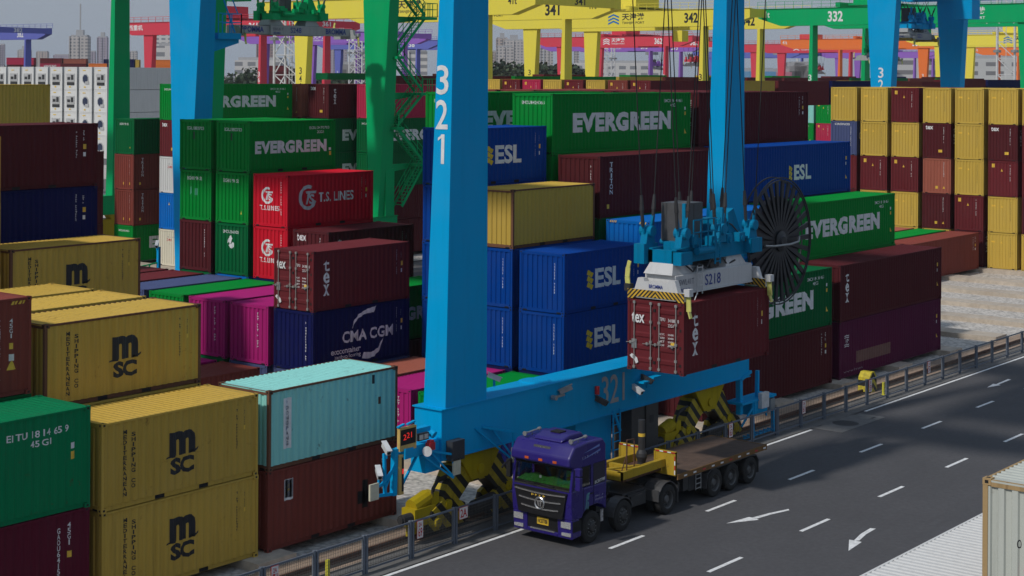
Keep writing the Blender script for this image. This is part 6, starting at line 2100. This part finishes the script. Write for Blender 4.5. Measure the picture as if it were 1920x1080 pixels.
for px0, px1, py, d, m, lab, nm in [
 (293, 333, 86, 720, F4, 'white gridded office block behind the left red crane', 'office_block'),
 (440, 525, 113, 760, F4, 'long low white office building below the green spreader', 'office_block'),
 (1079, 1240, 118, 900, F4, 'long low white terminal building behind the purple crane', 'office_block'),
 (1490, 1520, 122, 640, F6, 'low grey building left of the slim green leg at right', 'warehouse'), (1482, 1513, 124, 640, F6, 'stepped grey building behind the second blue leg', 'warehouse'),
 (1678, 1760, 106, 700, facade('wall_car_park', (.60, .60, .58), (.17, .17, .18), 12, 4.2, .7, .45), 'white multi storey building between the blue legs at right', 'office_block'),
 (1800, 1915, 110, 760, facade('wall_car_park', (.60, .60, .58), (.17, .17, .18), 12, 4.2, .7, .45), 'white multi storey building behind the yellow leg at far right', 'office_block'),
 (1404, 1455, 134, 620, plain('shed_blue', (.12, .30, .50), .6), 'long light blue shed right of the second blue leg', 'warehouse'), (1460, 1485, 135, 640, plain('shed_pink', (.48, .20, .26), .6), 'low pink shed beside the light blue one', 'warehouse'),
 (640, 684, 121, 800, F6, 'low grey hall left of the green leg', 'warehouse')]:
    tower(px0, px1, py, d, m, lab, nm, dep=25, extra='flat')
MB().tube((*at(1722, 690), 0), (*at(1722, 690), zy(1722, 98, 690)), .1, 6)
# distant stacks in front of the city
FC = 'distant containers before the city'
for px0, px1, py0, py1, c, lab in [(12, 63, 108, 121, 'crim', 'distant crimson container stack at far left, upper'), (20, 63, 121, 134, 'mar', 'distant maroon container at far left, lower'), (75, 116, 109, 119, 'mar', 'distant maroon container left of the pale slab tower, upper'),
                                  (75, 113, 119, 130, 'crim', 'distant crimson container with white wordmark'), (119, 161, 110, 119, 'brick', 'distant pinkish container in front of the pale slab tower'), (113, 161, 119, 131, 'mar', 'distant maroon container under the pinkish one'),
                                  (166, 200, 119, 131, 'orange', 'distant orange container left of the slim green leg'), (194, 200, 111, 119, 'navy', 'distant navy container peeping out by the slim green leg'),
                                  (240, 251, 111, 134, 'navy', 'distant navy stack right of the slim green leg'), (254, 260, 112, 134, 'yel', 'distant yellow container beside the left red leg'),
                                  (285, 319, 112, 122, 'orange', 'distant orange container right of the left red leg, upper'), (285, 330, 122, 133, 'orange', 'distant orange container right of the left red leg, lower'),
                                  (500, 540, 123, 134, 'mar', 'distant maroon container behind the lattice mast')]:
    d = 470
    x0, y0 = at(px0, d)
    x1, y1 = at(px1, d)
    w = math.hypot(x1 - x0, y1 - y0)
    z0, z1 = zy(px0, py1, d), zy(px0, py0, d)
    r = empty('shipping_container', (x0, y0, z0), lab, 'shipping container', FC, math.atan2(y1 - y0, x1 - x0))
    b = MB().box(0, .05, .06, w, 2.4, z1 - z0 - .06)
    for k in range(int(w / .6)):
        b.box(k * .6 + .1, 0, .15, k * .6 + .4, .05, z1 - z0 - .15)
    b.build('wall', C[c], r)
    b = MB()
    for k in (0, w - .2):
        b.box(k, -.03, 0, k + .2, 2.44, z1 - z0)
    b.box(.2, -.03, z1 - z0 - .15, w - .2, 2.44, z1 - z0)
    b.box(.2, -.03, 0, w - .2, 2.44, .15)
    b.build('frame', C[c], r)
    if 'wordmark' in lab:
        v, f = fit('YANG MING', w * .2, 1.0, w * .8, 2.2, .03) if False else fit('HANSUNG', w * .2, .4, w * .8, 1.3, .03)
        MB().add([(a, -.06, cc) for a, cc in v], f).build('lettering', WHITE, r, fix=False)
    if z0 > 1:
        b = MB().box(0, .1, -z0, w, 2.3, -.02)
        b.build('lower_boxes', C['mard'], r)
# trees along the horizon
LEAF = []
for k, c in enumerate(((.030, .055, .026), (.045, .07, .032), (.022, .042, .022))):
    LEAF.append(plain(f'leaves_{k}', c, .8, var=.4, scale=.8))
BARK = plain('bark', (.06, .045, .035), .9)
def tree_mesh(seed):
    q = random.Random(seed)
    mb = MB()
    blobs = []
    for k in range(9):
        a, rr_ = q.uniform(0, 6.28), q.uniform(0, 2.1)
        blobs.append((rr_ * math.cos(a), rr_ * math.sin(a), q.uniform(2.6, 6.6), q.uniform(.8, 1.6)))
    for bx, by, bz, br in blobs:
        mi = q.randrange(3)
        for _ in range(70):
            d = Vector((q.gauss(0, 1), q.gauss(0, 1), q.gauss(0, .8))).normalized() * br * q.uniform(.55, 1.08)
            c = Vector((bx, by, bz)) + d
            s = q.uniform(.18, .38)
            u = Vector((q.gauss(0, 1), q.gauss(0, 1), q.gauss(0, 1))).normalized()
            w = u.cross(Vector((q.gauss(0, 1), q.gauss(0, 1), q.gauss(0, 1)))).normalized()
            mb.face([c - u * s, c + w * s * .6, c + u * s, c - w * s * .6], mi if q.random() < .75 else q.randrange(3))
    t = MB().tube((0, 0, 0), (.1, .05, 3.4), .22, 7, 0, .13)
    for bx, by, bz, br in blobs[:5]:
        t.tube((.08, .04, 2.6), (bx * .8, by * .8, bz), .09, 5, 0, .03)
    return mb.mesh('crown', LEAF, fix=False), t.mesh('trunk', [BARK])
TM = [tree_mesh(s) for s in (1, 2, 3, 4)]
q = random.Random(5)
nt_ = 0
def tree(px, d, h, where):
    global nt_
    nt_ += 1
    x, y = at(px, d)
    r = empty('tree', (x, y, 0), where, 'tree', 'trees: ' + where, q.uniform(0, 6.28))
    s = h / 8.2
    r.scale = (s * q.uniform(1.0, 1.4), s * q.uniform(1.0, 1.4), s)
    c, t = TM[q.randrange(4)]
    put('crown', c, r)
    put('trunk', t, r)
for px in list(range(2, 70, 8)):
    tree(px + q.uniform(-3, 3), 455, q.uniform(14, 19), 'one of the dark trees before the distant maroon containers')
for px in list(range(78, 202, 9)):
    tree(px + q.uniform(-3, 3), 455, q.uniform(13, 17.5), 'one of the dark trees before the distant stacks')
for px in list(range(288, 335, 7)):
    tree(px + q.uniform(-3, 3), 455, q.uniform(13, 17), 'one of the dark trees under the orange containers')
for px in list(range(446, 580, 9)):
    tree(px + q.uniform(-3, 3), 520, q.uniform(15, 20), 'one of the dark trees before the low white office')
for px in list(range(614, 684, 10)):
    tree(px + q.uniform(-3, 3), 520, q.uniform(15, 19), 'one of the dark trees behind the yellow leg')
for px in list(range(926, 1084, 6)):
    tree(px + q.uniform(-2, 2), 560, q.uniform(17, 23), 'one of the dark trees at the foot of the beige towers')
for px in list(range(1380, 1500, 17)) + list(range(1200, 1290, 12)):
    tree(px + q.uniform(-2, 2), 600, q.uniform(14, 17), 'one of the dark trees in the gap between far cranes')
# white lattice masts
def lattice(x, y, ztop, w, label, n=11):
    r = empty('lattice_mast', (x, y, 0), label, 'mast', 'white lattice masts', R(20))
    m = plain('mast_white', (.60, .60, .60), .5)
    b = MB()
    for sx in (-1, 1):
        for sy in (-1, 1):
            b.tube((sx * w, sy * w, 0), (sx * w, sy * w, ztop), .2, 8)
    b.build('post', m, r)
    b = MB()
    for k in range(n):
        z0, z1 = ztop * k / n, ztop * (k + 1) / n
        for (ax_, ay, bx, by) in ((-w, -w, w, -w), (-w, w, w, w), (-w, -w, -w, w), (w, -w, w, w)):
            b.bar((ax_, ay, z0), (bx, by, z1) if k % 2 else (bx, by, z1), .13)
            b.bar((ax_, ay, z1), (bx, by, z1), .12)
    b.build('brace', m, r)
    b = MB()
    for x_ in (-.5, .5):
        b.bar((x_, 0, 0), (x_, 0, ztop), .10)
    for k in range(int(ztop / .6)):
        b.bar((-.5, 0, k * .6), (.5, 0, k * .6), .07)
    b.build('ladder', m, r)
    b = MB()
    for sx in (-1, 1):
        for sy in (-1, 1):
            b.lathe([(.01, -.3), (.75, -.3), (.75, .15), (.01, .3)], (sx * w, sy * w, 16.6 + 4.5), 2, 10)
    b.build('lamp_ring', STEEL, r)
x, y = at(545, 255)
lattice(x, y, 34, 1.9, 'white lattice mast below the green spreader')
x, y = at(1886, 330)
lattice(x, y, 36, 1.7, 'white lattice mast at the right edge under the green girder')
x, y = at(672, 420)
lattice(x, y, 24, 1.8, 'white lattice mast left of the tall green leg')
x, y = at(1138, 520)
lattice(x, y, 34, 2.0, 'white lattice mast between the yellow leg and the purple crane')
for px, py, d, lab in ((1462, 103, 650, 'white flood light mast right of the second blue leg'), (1495, 100, 800, 'thin light mast left of the slim green leg at right'), (1222, 103, 700, 'pale light mast under the red girder')):
    x, y = at(px, d)
    r = empty('light_mast', (x, y, 0), lab, 'mast', 'flood light masts')
    zt = zy(px, py, d)
    MB().tube((0, 0, 0), (0, 0, zt), .8, 8, 0, .5).build('pole', plain('mast_white', (.6, .6, .6)), r)
    MB().box(-2, -2, zt, 2, 2, zt + 1.2).build('lamp_ring', STEEL, r)
MB().bar((57.4, 70.6, 4.46), (57.4, 70.6, 6.2), .16).build('camera_post', BL, A1)
sightcam(A1, 57.2, 70.5, 6.35, yaw=-2.4)
MB().bar((57.4, 70.6, 5.35), (56.2, 71.0, 5.15), .07).bar((57.4, 70.6, 4.6), (56.2, 71.0, 4.75), .07).bar((56.9, 70.75, 5.25), (56.9, 70.75, 4.65), .06).build('sensor_bracket', CR['green'], A1)
# ---------------------------------------------------------------- thin air
hz, nt, b = newmat('haze_air')
nt.nodes.remove(b)
pv = nt.nodes.new("ShaderNodeVolumePrincipled")
pv.inputs['Color'].default_value = (.96, .97, 1.0, 1)
pv.inputs['Density'].default_value = .00010
pv.inputs['Anisotropy'].default_value = .3
nt.links.new(pv.outputs[0], [n for n in nt.nodes if n.type == 'OUTPUT_MATERIAL'][0].inputs['Volume'])
H = MB().box(-200, -300, -1.2, 2600, 2900, 240)
ho = tag(H.build('haze', hz), kind='stuff')
